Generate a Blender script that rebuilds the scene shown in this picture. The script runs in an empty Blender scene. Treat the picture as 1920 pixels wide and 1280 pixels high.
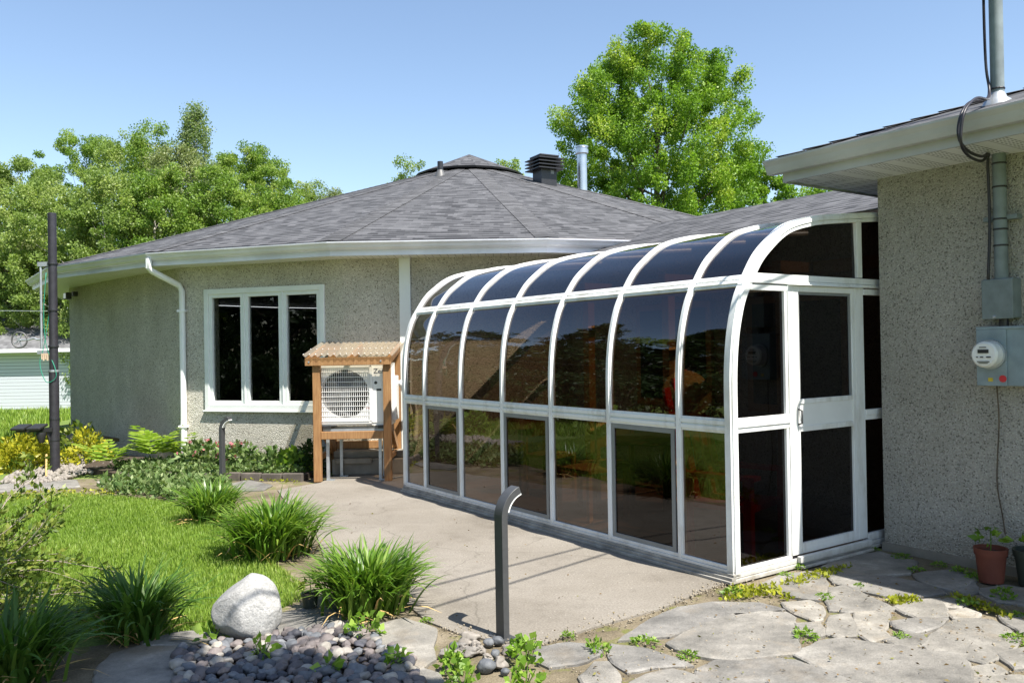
import bpy, math, random
import numpy as np
from mathutils import Vector, Matrix, noise as mnoise

random.seed(7); rng = np.random.default_rng(11)
scene = bpy.context.scene
COL = scene.collection
R = math.radians

# ------------------------------------------------------------------ camera
PITCH, ROLL, FPX, CAMH = 0.0083, -0.0167, 1575.3, 1.6
cam_d = bpy.data.cameras.new('camera'); cam = bpy.data.objects.new('camera', cam_d); COL.objects.link(cam)
cam_d.sensor_width = 36; cam_d.lens = FPX / 1920 * 36; cam_d.clip_end = 3000; cam_d.clip_start = .05
_f = Vector((0, math.cos(PITCH), math.sin(PITCH))); _r = Vector((1, 0, 0)); _u = _r.cross(_f)
_r2 = math.cos(ROLL) * _r + math.sin(ROLL) * _u; _u2 = -math.sin(ROLL) * _r + math.cos(ROLL) * _u
cam.matrix_world = Matrix(((_r2.x, _u2.x, -_f.x, 0), (_r2.y, _u2.y, -_f.y, 0), (_r2.z, _u2.z, -_f.z, CAMH), (0, 0, 0, 1)))
scene.camera = cam

# ------------------------------------------------------------------ light
SUN_EL = 58.5; SUN_H = Vector((.685, -.7285, 0)).normalized()
world = bpy.data.worlds.new('World'); scene.world = world; world.use_nodes = True
wt = world.node_tree; bg = wt.nodes['Background']
sky = wt.nodes.new('ShaderNodeTexSky'); sky.sky_type = 'NISHITA'; sky.sun_disc = False
sky.sun_elevation = R(SUN_EL); sky.sun_rotation = math.atan2(SUN_H.x, SUN_H.y)
sky.air_density = 1.0; sky.dust_density = .5; sky.ozone_density = .5
wt.links.new(sky.outputs[0], bg.inputs[0]); bg.inputs[1].default_value = .10
sun_d = bpy.data.lights.new('sun', 'SUN'); sun_d.energy = 5.0; sun_d.angle = R(.5); sun_d.color = (1, .95, .87)
sun = bpy.data.objects.new('sun', sun_d); COL.objects.link(sun)
sdir = SUN_H * math.cos(R(SUN_EL)) + Vector((0, 0, math.sin(R(SUN_EL))))
sun.rotation_euler = sdir.to_track_quat('Z', 'Y').to_euler(); sun.location = sdir * 40
scene.view_settings.view_transform = 'Standard'; scene.view_settings.look = 'None'
scene.view_settings.exposure = 1.12; scene.view_settings.gamma = 1
scene.render.engine = 'CYCLES'; scene.cycles.use_denoising = True
scene.cycles.max_bounces = 10; scene.cycles.transparent_max_bounces = 16

# ------------------------------------------------------------------ materials
def mat(name):
    m = bpy.data.materials.new(name); m.use_nodes = True
    return m, m.node_tree, m.node_tree.nodes['Principled BSDF']
def N(t, kind, **kw):
    n = t.nodes.new('ShaderNode' + kind)
    for k, v in kw.items():
        if k in n.inputs: n.inputs[k].default_value = v
        else: setattr(n, k, v)
    return n
def ramp(t, fac, stops):
    n = t.nodes.new('ShaderNodeValToRGB'); e = n.color_ramp.elements
    while len(e) < len(stops): e.new(.5)
    for i, (p, c) in enumerate(stops): e[i].position = p; e[i].color = (*c, 1)
    t.links.new(fac, n.inputs[0]); return n
def bump(t, b, h, strength=.5, dist=.01):
    n = N(t, 'Bump', Strength=strength, Distance=dist); t.links.new(h, n.inputs['Height']); t.links.new(n.outputs[0], b.inputs['Normal']); return n
def coords(t, scale=(1, 1, 1), kind='Object'):
    tc = t.nodes.new('ShaderNodeTexCoord'); mp = N(t, 'Mapping'); mp.inputs['Scale'].default_value = scale
    t.links.new(tc.outputs[kind], mp.inputs[0]); return mp.outputs[0]
def noise(t, vec, scale, detail=4, rough=.55):
    n = N(t, 'TexNoise', Scale=scale, Detail=detail, Roughness=rough); t.links.new(vec, n.inputs['Vector']); return n.outputs[0]
def mixc(t, fac, a, b, mode='MIX'):
    n = t.nodes.new('ShaderNodeMix'); n.data_type = 'RGBA'; n.blend_type = mode
    for s, v in ((0, fac), (6, a), (7, b)):
        if hasattr(v, 'is_output') or hasattr(v, 'links'): t.links.new(v, n.inputs[s])
        else: n.inputs[s].default_value = v if not isinstance(v, tuple) else (*v, 1)
    return n.outputs[2]
def plain(name, c, rough=.6, var=.12, scale=6, metal=0, spec=.5, bmp=0, bscale=80):
    m, t, b = mat(name); v = coords(t)
    n = noise(t, v, scale)
    r = ramp(t, n, [(.3, tuple(x * (1 - var) for x in c)), (.7, tuple(min(1, x * (1 + var)) for x in c))])
    t.links.new(r.outputs[0], b.inputs['Base Color']); b.inputs['Roughness'].default_value = rough
    b.inputs['Metallic'].default_value = metal; b.inputs['Specular IOR Level'].default_value = spec
    if bmp: bump(t, b, noise(t, v, bscale), bmp, .004)
    return m
def stucco(name, lo, mid, hi, scale):
    m, t, b = mat(name); v = coords(t)
    vo = N(t, 'TexVoronoi', Scale=scale); t.links.new(v, vo.inputs['Vector'])
    sep = t.nodes.new('ShaderNodeSeparateColor'); t.links.new(vo.outputs['Color'], sep.inputs[0])
    r = ramp(t, sep.outputs[0], [(0, lo), (.16, mid), (.6, mid), (1, hi)])
    b1 = ramp(t, noise(t, v, 1.1, 7, .68), [(.3, (.80, .79, .76)), (.7, (1.08, 1.08, 1.08))])
    b2 = ramp(t, noise(t, coords(t, (1.2, 1.2, .3)), 1.3, 6, .65), [(.36, (.88, .875, .86)), (.62, (1.03, 1.03, 1.03))])
    sz = t.nodes.new('ShaderNodeSeparateXYZ'); t.links.new(v, sz.inputs[0]); am = N(t, 'MapRange'); am.inputs[1].default_value = .0; am.inputs[2].default_value = .35; am.inputs[3].default_value = .9; am.inputs[4].default_value = 0; t.links.new(sz.outputs[2], am.inputs[0])
    mm = N(t, 'Math', operation='MULTIPLY'); t.links.new(am.outputs[0], mm.inputs[0]); t.links.new(noise(t, v, 3.5, 5, .7), mm.inputs[1])
    class _B: pass
    big = _B(); big.outputs = [mixc(t, mm.outputs[0], mixc(t, .7, b1.outputs[0], b2.outputs[0], 'MULTIPLY'), (.55, .50, .40))]
    t.links.new(mixc(t, 1.0, r.outputs[0], big.outputs[0], 'MULTIPLY'), b.inputs['Base Color'])
    b.inputs['Roughness'].default_value = .9; b.inputs['Specular IOR Level'].default_value = .2
    inv = N(t, 'Math', operation='SUBTRACT'); inv.inputs[0].default_value = 1; t.links.new(vo.outputs['Distance'], inv.inputs[1])
    bump(t, b, inv.outputs[0], 1.0, .012); return m
M = {}
M['stucco'] = stucco('tan_stucco', (.19, .175, .13), (.56, .535, .46), (.76, .73, .65), 88)
M['stucco_grey'] = stucco('grey_stucco', (.20, .19, .165), (.45, .43, .39), (.62, .60, .55), 105)
M['white'] = plain('white_paint', (.80, .81, .80), .35, .06, 3)
def frame_white():
    m, t, b = mat('white_aluminium'); v = coords(t)
    n1 = ramp(t, noise(t, coords(t, (2, 2, .6)), 2, 5, .7), [(.35, (.62, .61, .57)), (.5, (.79, .80, .79)), (.7, (.82, .83, .82))])
    sz = t.nodes.new('ShaderNodeSeparateXYZ'); t.links.new(v, sz.inputs[0]); mr = N(t, 'MapRange'); mr.inputs[1].default_value = 0; mr.inputs[2].default_value = .13; mr.inputs[3].default_value = 1.5; mr.inputs[4].default_value = 0; t.links.new(sz.outputs[2], mr.inputs[0])
    mu = N(t, 'Math', operation='MULTIPLY', use_clamp=True); t.links.new(mr.outputs[0], mu.inputs[0]); t.links.new(noise(t, v, 9, 6, .75), mu.inputs[1])
    t.links.new(mixc(t, mu.outputs[0], n1.outputs[0], (.24, .21, .16)), b.inputs['Base Color']); b.inputs['Roughness'].default_value = .38; return m
M['white_frame'] = frame_white()
M['gutter'] = plain('gutter_white', (.69, .70, .76), .4, .14, 2)
M['gutter_dull'] = plain('darker_gutter', (.44, .44, .46), .45, .14, 2)  # darker tone than gutter_white, for the right-hand eave
M['window_white'] = plain('window_vinyl', (.74, .77, .74), .35, .04, 5)
M['grey_sash'] = plain('grey_sash', (.22, .23, .23), .45, .08, 8)
M['black_metal'] = plain('black_metal', (.022, .022, .025), .4, .2, 20)
M['bollard'] = plain('bollard_paint', (.055, .057, .06), .42, .1, 30)
M['black_paint'] = plain('pole_paint', (.03, .028, .034), .38, .2, 14)
M['plastic_black'] = plain('black_plastic', (.02, .02, .02), .5, .1)
M['galv'] = plain('galvanised', (.42, .45, .47), .42, .16, 12, .6)
M['conduit'] = plain('grey_conduit', (.17, .205, .21), .55, .22, 9)
M['grit'] = plain('sandy_grit', (.24, .205, .15), .9, .35, 40)
M['base_grey'] = plain('weathered_sill', (.30, .285, .255), .75, .35, 7)
M['meter_box'] = plain('meter_box', (.23, .29, .32), .5, .16, 8)
M['steel'] = plain('stainless', (.6, .61, .62), .25, .1, 8, .9)
M['casing'] = plain('casing_white', (.78, .78, .76), .4, .04)
M['dark_hole'] = plain('dark_inner', (.02, .02, .022), .8, .1)
M['fan'] = plain('fan_grey', (.10, .10, .10), .5, .1)
M['clear_white'] = plain('diffuser', (.85, .85, .82), .3, .03)
M['soil'] = plain('soil', (.05, .035, .022), .95, .4, 20, bmp=.8)
M['terracotta'] = plain('terracotta', (.15, .04, .022), .75, .15, 10)
M['pot_dark'] = plain('dark_pot', (.035, .045, .035), .55, .15, 10)
M['red'] = plain('red_paint', (.75, .02, .012), .45, .1)
M['straw'] = plain('straw', (.5, .34, .13), .85, .25, 40)
M['interior_wood'] = plain('interior_wood', (.46, .25, .09), .5, .2, 9)
M['dark_wood'] = plain('dark_wood', (.10, .055, .03), .5, .25, 9)
M['lamp_glass'] = plain('lens', (.30, .30, .30), .2, .05)
M['text'] = plain('dark_ink', (.02, .02, .05), .6, 0)
M['sticker_red'] = plain('red_sticker', (.6, .03, .04), .5, .1)
M['sticker_yellow'] = plain('yellow_tag', (.55, .42, .03), .5, .1)
M['green_rope'] = plain('green_rope', (.02, .25, .16), .6, .1)
M['purple_cable'] = plain('cable_sheath', (.018, .016, .022), .45, .2)
M['peg'] = plain('clothes_peg', (.55, .42, .30), .7, .2)
M['edging'] = plain('edging', (.10, .085, .07), .85, .35, 6, bmp=.6)
M['bark'] = plain('bark', (.10, .075, .05), .9, .35, 8, bmp=.8, bscale=30)
M['pale_bark'] = plain('pale_bark', (.42, .39, .33), .9, .3, 8)
M['grey_twig'] = plain('grey_twig', (.27, .22, .18), .9, .25, 12)
M['siding'] = None

def siding():
    m, t, b = mat('white_siding'); v = coords(t)
    s = t.nodes.new('ShaderNodeSeparateXYZ'); t.links.new(v, s.inputs[0])
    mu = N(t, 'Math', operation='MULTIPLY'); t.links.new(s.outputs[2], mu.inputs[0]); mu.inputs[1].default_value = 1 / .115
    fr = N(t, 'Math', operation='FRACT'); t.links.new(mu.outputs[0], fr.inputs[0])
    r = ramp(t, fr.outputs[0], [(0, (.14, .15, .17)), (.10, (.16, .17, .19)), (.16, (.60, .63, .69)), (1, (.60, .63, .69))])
    t.links.new(r.outputs[0], b.inputs['Base Color']); bump(t, b, fr.outputs[0], .6, .012); b.inputs['Roughness'].default_value = .5
    return m
M['siding'] = siding()

def shingle(name, c1, c2, line):
    m, t, b = mat(name); v = coords(t, (1, 1, 1), 'UV')
    def brick(w, h, ofs, a, c):
        n = N(t, 'TexBrick'); n.offset = ofs; n.offset_frequency = 2; n.squash = 1
        n.inputs['Scale'].default_value = 1; n.inputs['Mortar Size'].default_value = .0; n.inputs['Bias'].default_value = 0
        n.inputs['Brick Width'].default_value = w; n.inputs['Row Height'].default_value = h
        n.inputs['Color1'].default_value = (*a, 1); n.inputs['Color2'].default_value = (*c, 1); t.links.new(v, n.inputs['Vector']); return n
    A = brick(.14, .14, .37, c1, c2); B = brick(.19, .14, .61, tuple(x * .8 for x in c1), tuple(x * 1.15 for x in c2))
    mx = mixc(t, .5, A.outputs[0], B.outputs[0])
    g = ramp(t, noise(t, v, 90, 3), [(.3, (.75, .75, .75)), (.7, (1.25, 1.25, 1.25))])
    mx = mixc(t, .6, mx, g.outputs[0], 'MULTIPLY')
    st = ramp(t, noise(t, v, .7, 5), [(.3, (.95, .95, .95)), (.7, (1.04, 1.04, 1.04))]); mx = mixc(t, 1., mx, st.outputs[0], 'MULTIPLY')
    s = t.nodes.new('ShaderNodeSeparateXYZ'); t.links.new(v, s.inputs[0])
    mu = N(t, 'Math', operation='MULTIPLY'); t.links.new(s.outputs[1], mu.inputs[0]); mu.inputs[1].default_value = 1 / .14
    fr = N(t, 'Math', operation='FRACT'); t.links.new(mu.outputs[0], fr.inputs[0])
    # lower butt of each course with its shadow painted in, broken up tab by tab
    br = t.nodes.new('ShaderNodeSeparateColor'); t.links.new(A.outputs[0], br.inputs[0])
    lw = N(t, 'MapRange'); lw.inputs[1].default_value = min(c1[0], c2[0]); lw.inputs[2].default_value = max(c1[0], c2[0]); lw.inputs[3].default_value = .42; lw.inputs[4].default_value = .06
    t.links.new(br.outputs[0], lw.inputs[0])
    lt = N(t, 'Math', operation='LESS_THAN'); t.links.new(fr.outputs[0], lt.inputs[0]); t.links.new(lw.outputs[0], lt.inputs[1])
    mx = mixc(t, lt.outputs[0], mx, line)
    t.links.new(mx, b.inputs['Base Color']); b.inputs['Roughness'].default_value = .85; b.inputs['Specular IOR Level'].default_value = .35
    ad = N(t, 'Math', operation='SUBTRACT'); ad.inputs[0].default_value = 1; t.links.new(fr.outputs[0], ad.inputs[1])
    bump(t, b, ad.outputs[0], .7, .012); return m
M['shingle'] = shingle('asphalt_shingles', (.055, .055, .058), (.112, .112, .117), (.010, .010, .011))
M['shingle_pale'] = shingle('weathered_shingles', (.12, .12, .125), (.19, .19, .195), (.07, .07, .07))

def soffit(name, c, period, holes=False):
    m, t, b = mat(name); v = coords(t, (1, 1, 1), 'UV')
    s = t.nodes.new('ShaderNodeSeparateXYZ'); t.links.new(v, s.inputs[0])
    def frac(o, p):
        mu = N(t, 'Math', operation='MULTIPLY'); t.links.new(o, mu.inputs[0]); mu.inputs[1].default_value = 1 / p
        fr = N(t, 'Math', operation='FRACT'); t.links.new(mu.outputs[0], fr.inputs[0]); return fr.outputs[0]
    def lt(o, x):
        n = N(t, 'Math', operation='LESS_THAN'); t.links.new(o, n.inputs[0]); n.inputs[1].default_value = x; return n.outputs[0]
    def mul(a, c2):
        n = N(t, 'Math', operation='MULTIPLY'); t.links.new(a, n.inputs[0]); t.links.new(c2, n.inputs[1]); return n.outputs[0]
    fx = frac(s.outputs[0], period)
    col = mixc(t, lt(fx, .06), c, tuple(x * .3 for x in c))
    if holes:
        h = mul(lt(frac(s.outputs[0], period / 5), .38), lt(frac(s.outputs[1], .058), .5))
        h = mul(h, lt(frac(s.outputs[0], period * 2), .5))
        col = mixc(t, h, col, (.03, .03, .03))
    t.links.new(col, b.inputs['Base Color']); b.inputs['Roughness'].default_value = .5
    bump(t, b, fx, .3, .01); return m
M['soffit'] = soffit('ribbed_soffit', (.74, .74, .70), .10)
M['soffit_holes'] = soffit('perforated_soffit', (.76, .77, .78), .105, True)

def wood():
    m, t, b = mat('cedar_lumber'); v = coords(t, (14, 14, 1.2))
    n = noise(t, v, 4, 6, .6); w = N(t, 'TexWave', Scale=1.2, Distortion=6, Detail=3); t.links.new(v, w.inputs['Vector'])
    r = ramp(t, n, [(.25, (.21, .10, .037)), (.55, (.32, .17, .066)), (.8, (.40, .24, .105))])
    d = ramp(t, w.outputs[0], [(0, (.8, .78, .75)), (.5, (1, 1, 1))])
    t.links.new(mixc(t, .6, r.outputs[0], d.outputs[0], 'MULTIPLY'), b.inputs['Base Color']); b.inputs['Roughness'].default_value = .7
    bump(t, b, n, .2, .003); return m
M['wood'] = wood()

def concrete():
    m, t, b = mat('concrete'); v = coords(t)
    a = ramp(t, noise(t, v, 1.1, 8, .68), [(.30, (.150, .133, .110)), (.45, (.202, .182, .153)), (.6, (.236, .215, .184)), (.72, (.29, .268, .232))])
    g = ramp(t, noise(t, v, 75, 5, .75), [(.34, (.62, .60, .58)), (.5, (1, 1, 1)), (.66, (1.3, 1.3, 1.3))])
    st = N(t, 'TexNoise', Scale=1.4, Detail=6, Roughness=.7); mp = coords(t, (.35, 1.6, 1)); t.links.new(mp, st.inputs['Vector'])
    s2 = ramp(t, st.outputs[0], [(.35, (.80, .79, .78)), (.55, (1, 1, 1)), (.7, (1.06, 1.05, 1.04))])
    c = mixc(t, .8, a.outputs[0], g.outputs[0], 'MULTIPLY'); c = mixc(t, .35, c, s2.outputs[0], 'MULTIPLY')
    sp = N(t, 'TexVoronoi', Scale=34); t.links.new(v, sp.inputs['Vector'])
    r3 = ramp(t, sp.outputs['Distance'], [(0, (1, 1, 1)), (.10, (1, 1, 1)), (.13, (0, 0, 0))])
    sc = t.nodes.new('ShaderNodeSeparateColor'); t.links.new(sp.outputs['Color'], sc.inputs[0])
    gt = N(t, 'Math', operation='GREATER_THAN'); t.links.new(sc.outputs[0], gt.inputs[0]); gt.inputs[1].default_value = .8
    mu = N(t, 'Math', operation='MULTIPLY'); t.links.new(r3.outputs[0], mu.inputs[0]); t.links.new(gt.outputs[0], mu.inputs[1])
    c = mixc(t, mu.outputs[0], c, (.42, .39, .35))
    dv = N(t, 'VectorMath', operation='ADD'); t.links.new(v, dv.inputs[0]); dn = N(t, 'TexNoise', Scale=1.1, Detail=4); t.links.new(v, dn.inputs['Vector']); t.links.new(dn.outputs['Color'], dv.inputs[1])
    ck = N(t, 'TexVoronoi', Scale=.42, feature='DISTANCE_TO_EDGE'); t.links.new(dv.outputs[0], ck.inputs['Vector'])
    cr = ramp(t, ck.outputs['Distance'], [(0, (.5, .5, .5)), (.0015, (.35, .35, .35)), (.0035, (0, 0, 0))]); c = mixc(t, cr.outputs[0], c, (.09, .08, .065))
    dk = ramp(t, noise(t, v, 2.2, 9, .75), [(.53, (0, 0, 0)), (.68, (.7, .7, .7))]); c = mixc(t, dk.outputs[0], c, (.12, .105, .085))
    fl = ramp(t, noise(t, v, 38, 2, .5), [(.76, (0, 0, 0)), (.80, (.6, .6, .6))]); c = mixc(t, fl.outputs[0], c, (.10, .085, .065))
    t.links.new(c, b.inputs['Base Color']); b.inputs['Roughness'].default_value = .9; b.inputs['Specular IOR Level'].default_value = .25
    bump(t, b, noise(t, v, 120, 4), .35, .004); return m
M['concrete'] = concrete()
M['old_concrete'] = plain('old_concrete', (.22, .20, .165), .9, .2, 5, bmp=.6, bscale=60)

def flag():
    m, t, b = mat('flagstone'); v = coords(t)
    at = N(t, 'Attribute', attribute_name='rnd')
    ad = N(t, 'VectorMath', operation='MULTIPLY_ADD'); t.links.new(v, ad.inputs[0]); ad.inputs[1].default_value = (1, 1, 1)
    cb = t.nodes.new('ShaderNodeCombineXYZ'); mu = N(t, 'Math', operation='MULTIPLY'); t.links.new(at.outputs['Fac'], mu.inputs[0]); mu.inputs[1].default_value = 30
    t.links.new(mu.outputs[0], cb.inputs[2]); t.links.new(cb.outputs[0], ad.inputs[2]); v2 = ad.outputs[0]
    n1 = noise(t, v2, 3.4, 9, .70)
    a = ramp(t, n1, [(.30, (.105, .101, .094)), (.43, (.18, .173, .160)), (.55, (.245, .234, .216)), (.68, (.36, .345, .32))])
    o = ramp(t, noise(t, v2, 3.2, 5, .6), [(.55, (0, 0, 0)), (.78, (.4, .4, .4))])
    c = mixc(t, o.outputs[0], a.outputs[0], (.27, .20, .115))
    g = ramp(t, noise(t, v2, 110, 4), [(.3, (.78, .78, .78)), (.7, (1.15, 1.15, 1.15))]); c = mixc(t, .7, c, g.outputs[0], 'MULTIPLY')
    l = ramp(t, at.outputs['Fac'], [(0, (.82, .82, .82)), (1, (1.12, 1.09, 1.02))]); c = mixc(t, 1, c, l.outputs[0], 'MULTIPLY')
    t.links.new(c, b.inputs['Base Color']); b.inputs['Roughness'].default_value = .82
    bump(t, b, noise(t, v2, 7, 9, .72), .8, .03); return m
M['flag'] = flag()

def sand():
    m, t, b = mat('sandy_joint_soil'); v = coords(t)
    a = ramp(t, noise(t, v, 2.6, 7, .65), [(.3, (.085, .068, .04)), (.5, (.17, .14, .09)), (.7, (.26, .22, .155))])
    g = ramp(t, noise(t, v, 140, 3), [(.3, (.6, .58, .55)), (.7, (1.2, 1.2, 1.2))]); c = mixc(t, .8, a.outputs[0], g.outputs[0], 'MULTIPLY')
    mo = ramp(t, noise(t, v, 4.3, 6, .7), [(.54, (0, 0, 0)), (.62, (.8, .8, .8))]); c = mixc(t, mo.outputs[0], c, (.115, .13, .02))
    t.links.new(c, b.inputs['Base Color']); b.inputs['Roughness'].default_value = .95; bump(t, b, noise(t, v, 60, 5), .9, .012); return m
M['sand'] = sand()

def turf():
    m, t, b = mat('turf'); v = coords(t)
    a = ramp(t, noise(t, v, 1.3, 6, .62), [(.3, (.09, .15, .02)), (.55, (.145, .215, .035)), (.75, (.21, .23, .07))])
    g = ramp(t, noise(t, v, 70, 3), [(.3, (.5, .5, .5)), (.7, (1.3, 1.3, 1.3))]); c = mixc(t, .8, a.outputs[0], g.outputs[0], 'MULTIPLY')
    t.links.new(c, b.inputs['Base Color']); b.inputs['Roughness'].default_value = .95; bump(t, b, noise(t, v, 40, 4), 1, .03); return m
M['turf'] = turf()

def leaf(name, c0, c1, c2=None, trans=.35, rough=.45):
    m = bpy.data.materials.new(name); m.use_nodes = True; t = m.node_tree; t.nodes.clear()
    at = N(t, 'Attribute', attribute_name='rnd')
    st = [(0, c0), (.6, c1), (1, c2 or c1)]
    r = ramp(t, at.outputs['Fac'], st)
    d = N(t, 'BsdfPrincipled', Roughness=rough); d.inputs['Specular IOR Level'].default_value = .35
    tr = t.nodes.new('ShaderNodeBsdfTranslucent'); mx = t.nodes.new('ShaderNodeMixShader'); mx.inputs[0].default_value = trans
    tc = mixc(t, 1, r.outputs[0], (1.25, 1.35, .7), 'MULTIPLY')
    o = t.nodes.new('ShaderNodeOutputMaterial')
    t.links.new(r.outputs[0], d.inputs['Base Color']); t.links.new(tc, tr.inputs[0])
    t.links.new(d.outputs[0], mx.inputs[1]); t.links.new(tr.outputs[0], mx.inputs[2]); t.links.new(mx.outputs[0], o.inputs[0]); return m
L = {
 'maple': leaf('maple_leaves', (.10, .20, .018), (.19, .32, .032), (.37, .43, .065), .38),
 'wood_a': leaf('woodland_leaves', (.14, .215, .05), (.24, .325, .08), (.36, .41, .15), .42),
 'wood_b': leaf('silvery_leaves', (.15, .19, .07), (.25, .29, .12), (.38, .41, .22), .4, .5),
 'wood_c': leaf('bright_leaves', (.10, .19, .025), (.20, .30, .05), (.36, .42, .12), .4, .5),
 'wood_p': leaf('poplar_leaves', (.12, .18, .06), (.20, .27, .10), (.30, .36, .16), .4),
 'dark': leaf('dark_leaves', (.02, .045, .012), (.035, .07, .018), (.06, .09, .025), .2),
 'lily': leaf('daylily_blades', (.06, .13, .016), (.12, .225, .026), (.21, .30, .05), .35, .34),
 'lily_shade': leaf('shaded_daylily_blades', (.04, .10, .014), (.08, .165, .022), (.15, .24, .04), .35, .45),  # daylily greens darkened so the colour carries the near corner's shade
 'grass': leaf('grass_blades', (.14, .235, .026), (.235, .345, .05), (.36, .42, .11), .4),
 'fern': leaf('fern_leaves', (.12, .22, .02), (.22, .33, .04), (.32, .40, .07), .4),
 'ground': leaf('ground_leaves', (.06, .115, .03), (.12, .19, .05), (.26, .32, .14), .3, .6),
 'yellow': leaf('golden_leaves', (.24, .26, .018), (.40, .38, .025), (.52, .47, .05), .35),
 'moss': leaf('moss_tufts', (.16, .19, .01), (.28, .30, .02), (.38, .38, .04), .3),
 'shrub': leaf('shrub_leaves', (.06, .11, .015), (.14, .19, .03), (.24, .27, .05), .35),
 'vine': leaf('vine_leaves', (.10, .20, .02), (.19, .32, .04), (.30, .42, .07), .4),
 'pink': leaf('pink_flowers', (.45, .10, .13), (.55, .18, .2), (.6, .3, .3), .2),
}
def glassmat(name, tint, f0, refl=1.0, wav=.0):
    """thin glass sheet: tinted see-through plus a mirror layer that grows towards grazing angles (same from both sides)"""
    m = bpy.data.materials.new(name); m.use_nodes = True; t = m.node_tree; t.nodes.clear()
    ge = t.nodes.new('ShaderNodeNewGeometry'); dt = N(t, 'VectorMath', operation='DOT_PRODUCT'); t.links.new(ge.outputs['Incoming'], dt.inputs[0]); t.links.new(ge.outputs['Normal'], dt.inputs[1])
    ab = N(t, 'Math', operation='ABSOLUTE'); t.links.new(dt.outputs['Value'], ab.inputs[0])
    iv = N(t, 'Math', operation='SUBTRACT'); iv.inputs[0].default_value = 1; t.links.new(ab.outputs[0], iv.inputs[1])
    pw = N(t, 'Math', operation='POWER'); t.links.new(iv.outputs[0], pw.inputs[0]); pw.inputs[1].default_value = 4
    ma = N(t, 'Math', operation='MULTIPLY_ADD'); t.links.new(pw.outputs[0], ma.inputs[0]); ma.inputs[1].default_value = 1 - f0; ma.inputs[2].default_value = f0
    tr = t.nodes.new('ShaderNodeBsdfTransparent'); tr.inputs[0].default_value = (*tint, 1)
    gl = N(t, 'BsdfGlossy', Roughness=.0); gl.inputs[0].default_value = (refl, refl, refl * 1.03, 1)
    mx = t.nodes.new('ShaderNodeMixShader'); o = t.nodes.new('ShaderNodeOutputMaterial')
    if wav:
        b = N(t, 'Bump', Strength=wav, Distance=.02); t.links.new(noise(t, coords(t), 1.6, 2), b.inputs['Height']); t.links.new(b.outputs[0], gl.inputs['Normal'])
    t.links.new(ma.outputs[0], mx.inputs[0]); t.links.new(tr.outputs[0], mx.inputs[1]); t.links.new(gl.outputs[0], mx.inputs[2]); t.links.new(mx.outputs[0], o.inputs[0]); return m
M['tinted'] = glassmat('bronze_glass', (.18, .135, .095), .095, .97, .12)
M['screened'] = glassmat('screened_glass', (.075, .062, .052), .028, .9, .10)
M['clear'] = glassmat('window_glass', (.5, .53, .5), .06, .9, .05)
M['poly'] = None
def poly():
    m = bpy.data.materials.new('corrugated_plastic'); m.use_nodes = True; t = m.node_tree; t.nodes.clear()
    tr = t.nodes.new('ShaderNodeBsdfTransparent'); tr.inputs[0].default_value = (.88, .80, .66, 1)
    d = N(t, 'BsdfPrincipled', Roughness=.25); d.inputs['Base Color'].default_value = (.44, .38, .30, 1)
    mx = t.nodes.new('ShaderNodeMixShader'); mx.inputs[0].default_value = .42; o = t.nodes.new('ShaderNodeOutputMaterial')
    t.links.new(tr.outputs[0], mx.inputs[1]); t.links.new(d.outputs[0], mx.inputs[2]); t.links.new(mx.outputs[0], o.inputs[0]); return m
M['poly'] = poly()
def stone(name, c0, c1, sc=18):
    m, t, b = mat(name); v = coords(t)
    oi = t.nodes.new('ShaderNodeObjectInfo')
    r = ramp(t, noise(t, v, sc, 5, .65), [(.3, c0), (.7, c1)])
    l = ramp(t, oi.outputs['Random'], [(0, (.7, .7, .72)), (1, (1.3, 1.26, 1.22))])
    t.links.new(mixc(t, 1, r.outputs[0], l.outputs[0], 'MULTIPLY'), b.inputs['Base Color']); b.inputs['Roughness'].default_value = .7
    bump(t, b, noise(t, v, sc * 6, 4), .35, .004); return m
M['stone_purple'] = stone('purple_stone', (.095, .084, .08), (.18, .155, .15))
M['stone_grey'] = stone('grey_stone', (.08, .088, .10), (.165, .175, .185))
M['stone_pale'] = stone('pale_stone', (.22, .205, .175), (.34, .32, .285))
M['stone_dark'] = stone('dark_stone', (.03, .032, .042), (.07, .072, .085))
M['stone_white'] = stone('white_stone', (.16, .145, .125), (.30, .275, .24))
def bouldermat():
    m, t, b = mat('boulder_granite'); v = coords(t)
    r = ramp(t, noise(t, v, 5, 8, .7), [(.3, (.22, .218, .21)), (.5, (.39, .385, .37)), (.7, (.54, .53, .51))])
    g = ramp(t, noise(t, v, 90, 3), [(.35, (.7, .7, .7)), (.65, (1.1, 1.1, 1.1))])
    t.links.new(mixc(t, .7, r.outputs[0], g.outputs[0], 'MULTIPLY'), b.inputs['Base Color']); b.inputs['Roughness'].default_value = .85
    bump(t, b, noise(t, v, 14, 10, .75), .8, .03); return m
M['boulder'] = bouldermat()

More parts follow.
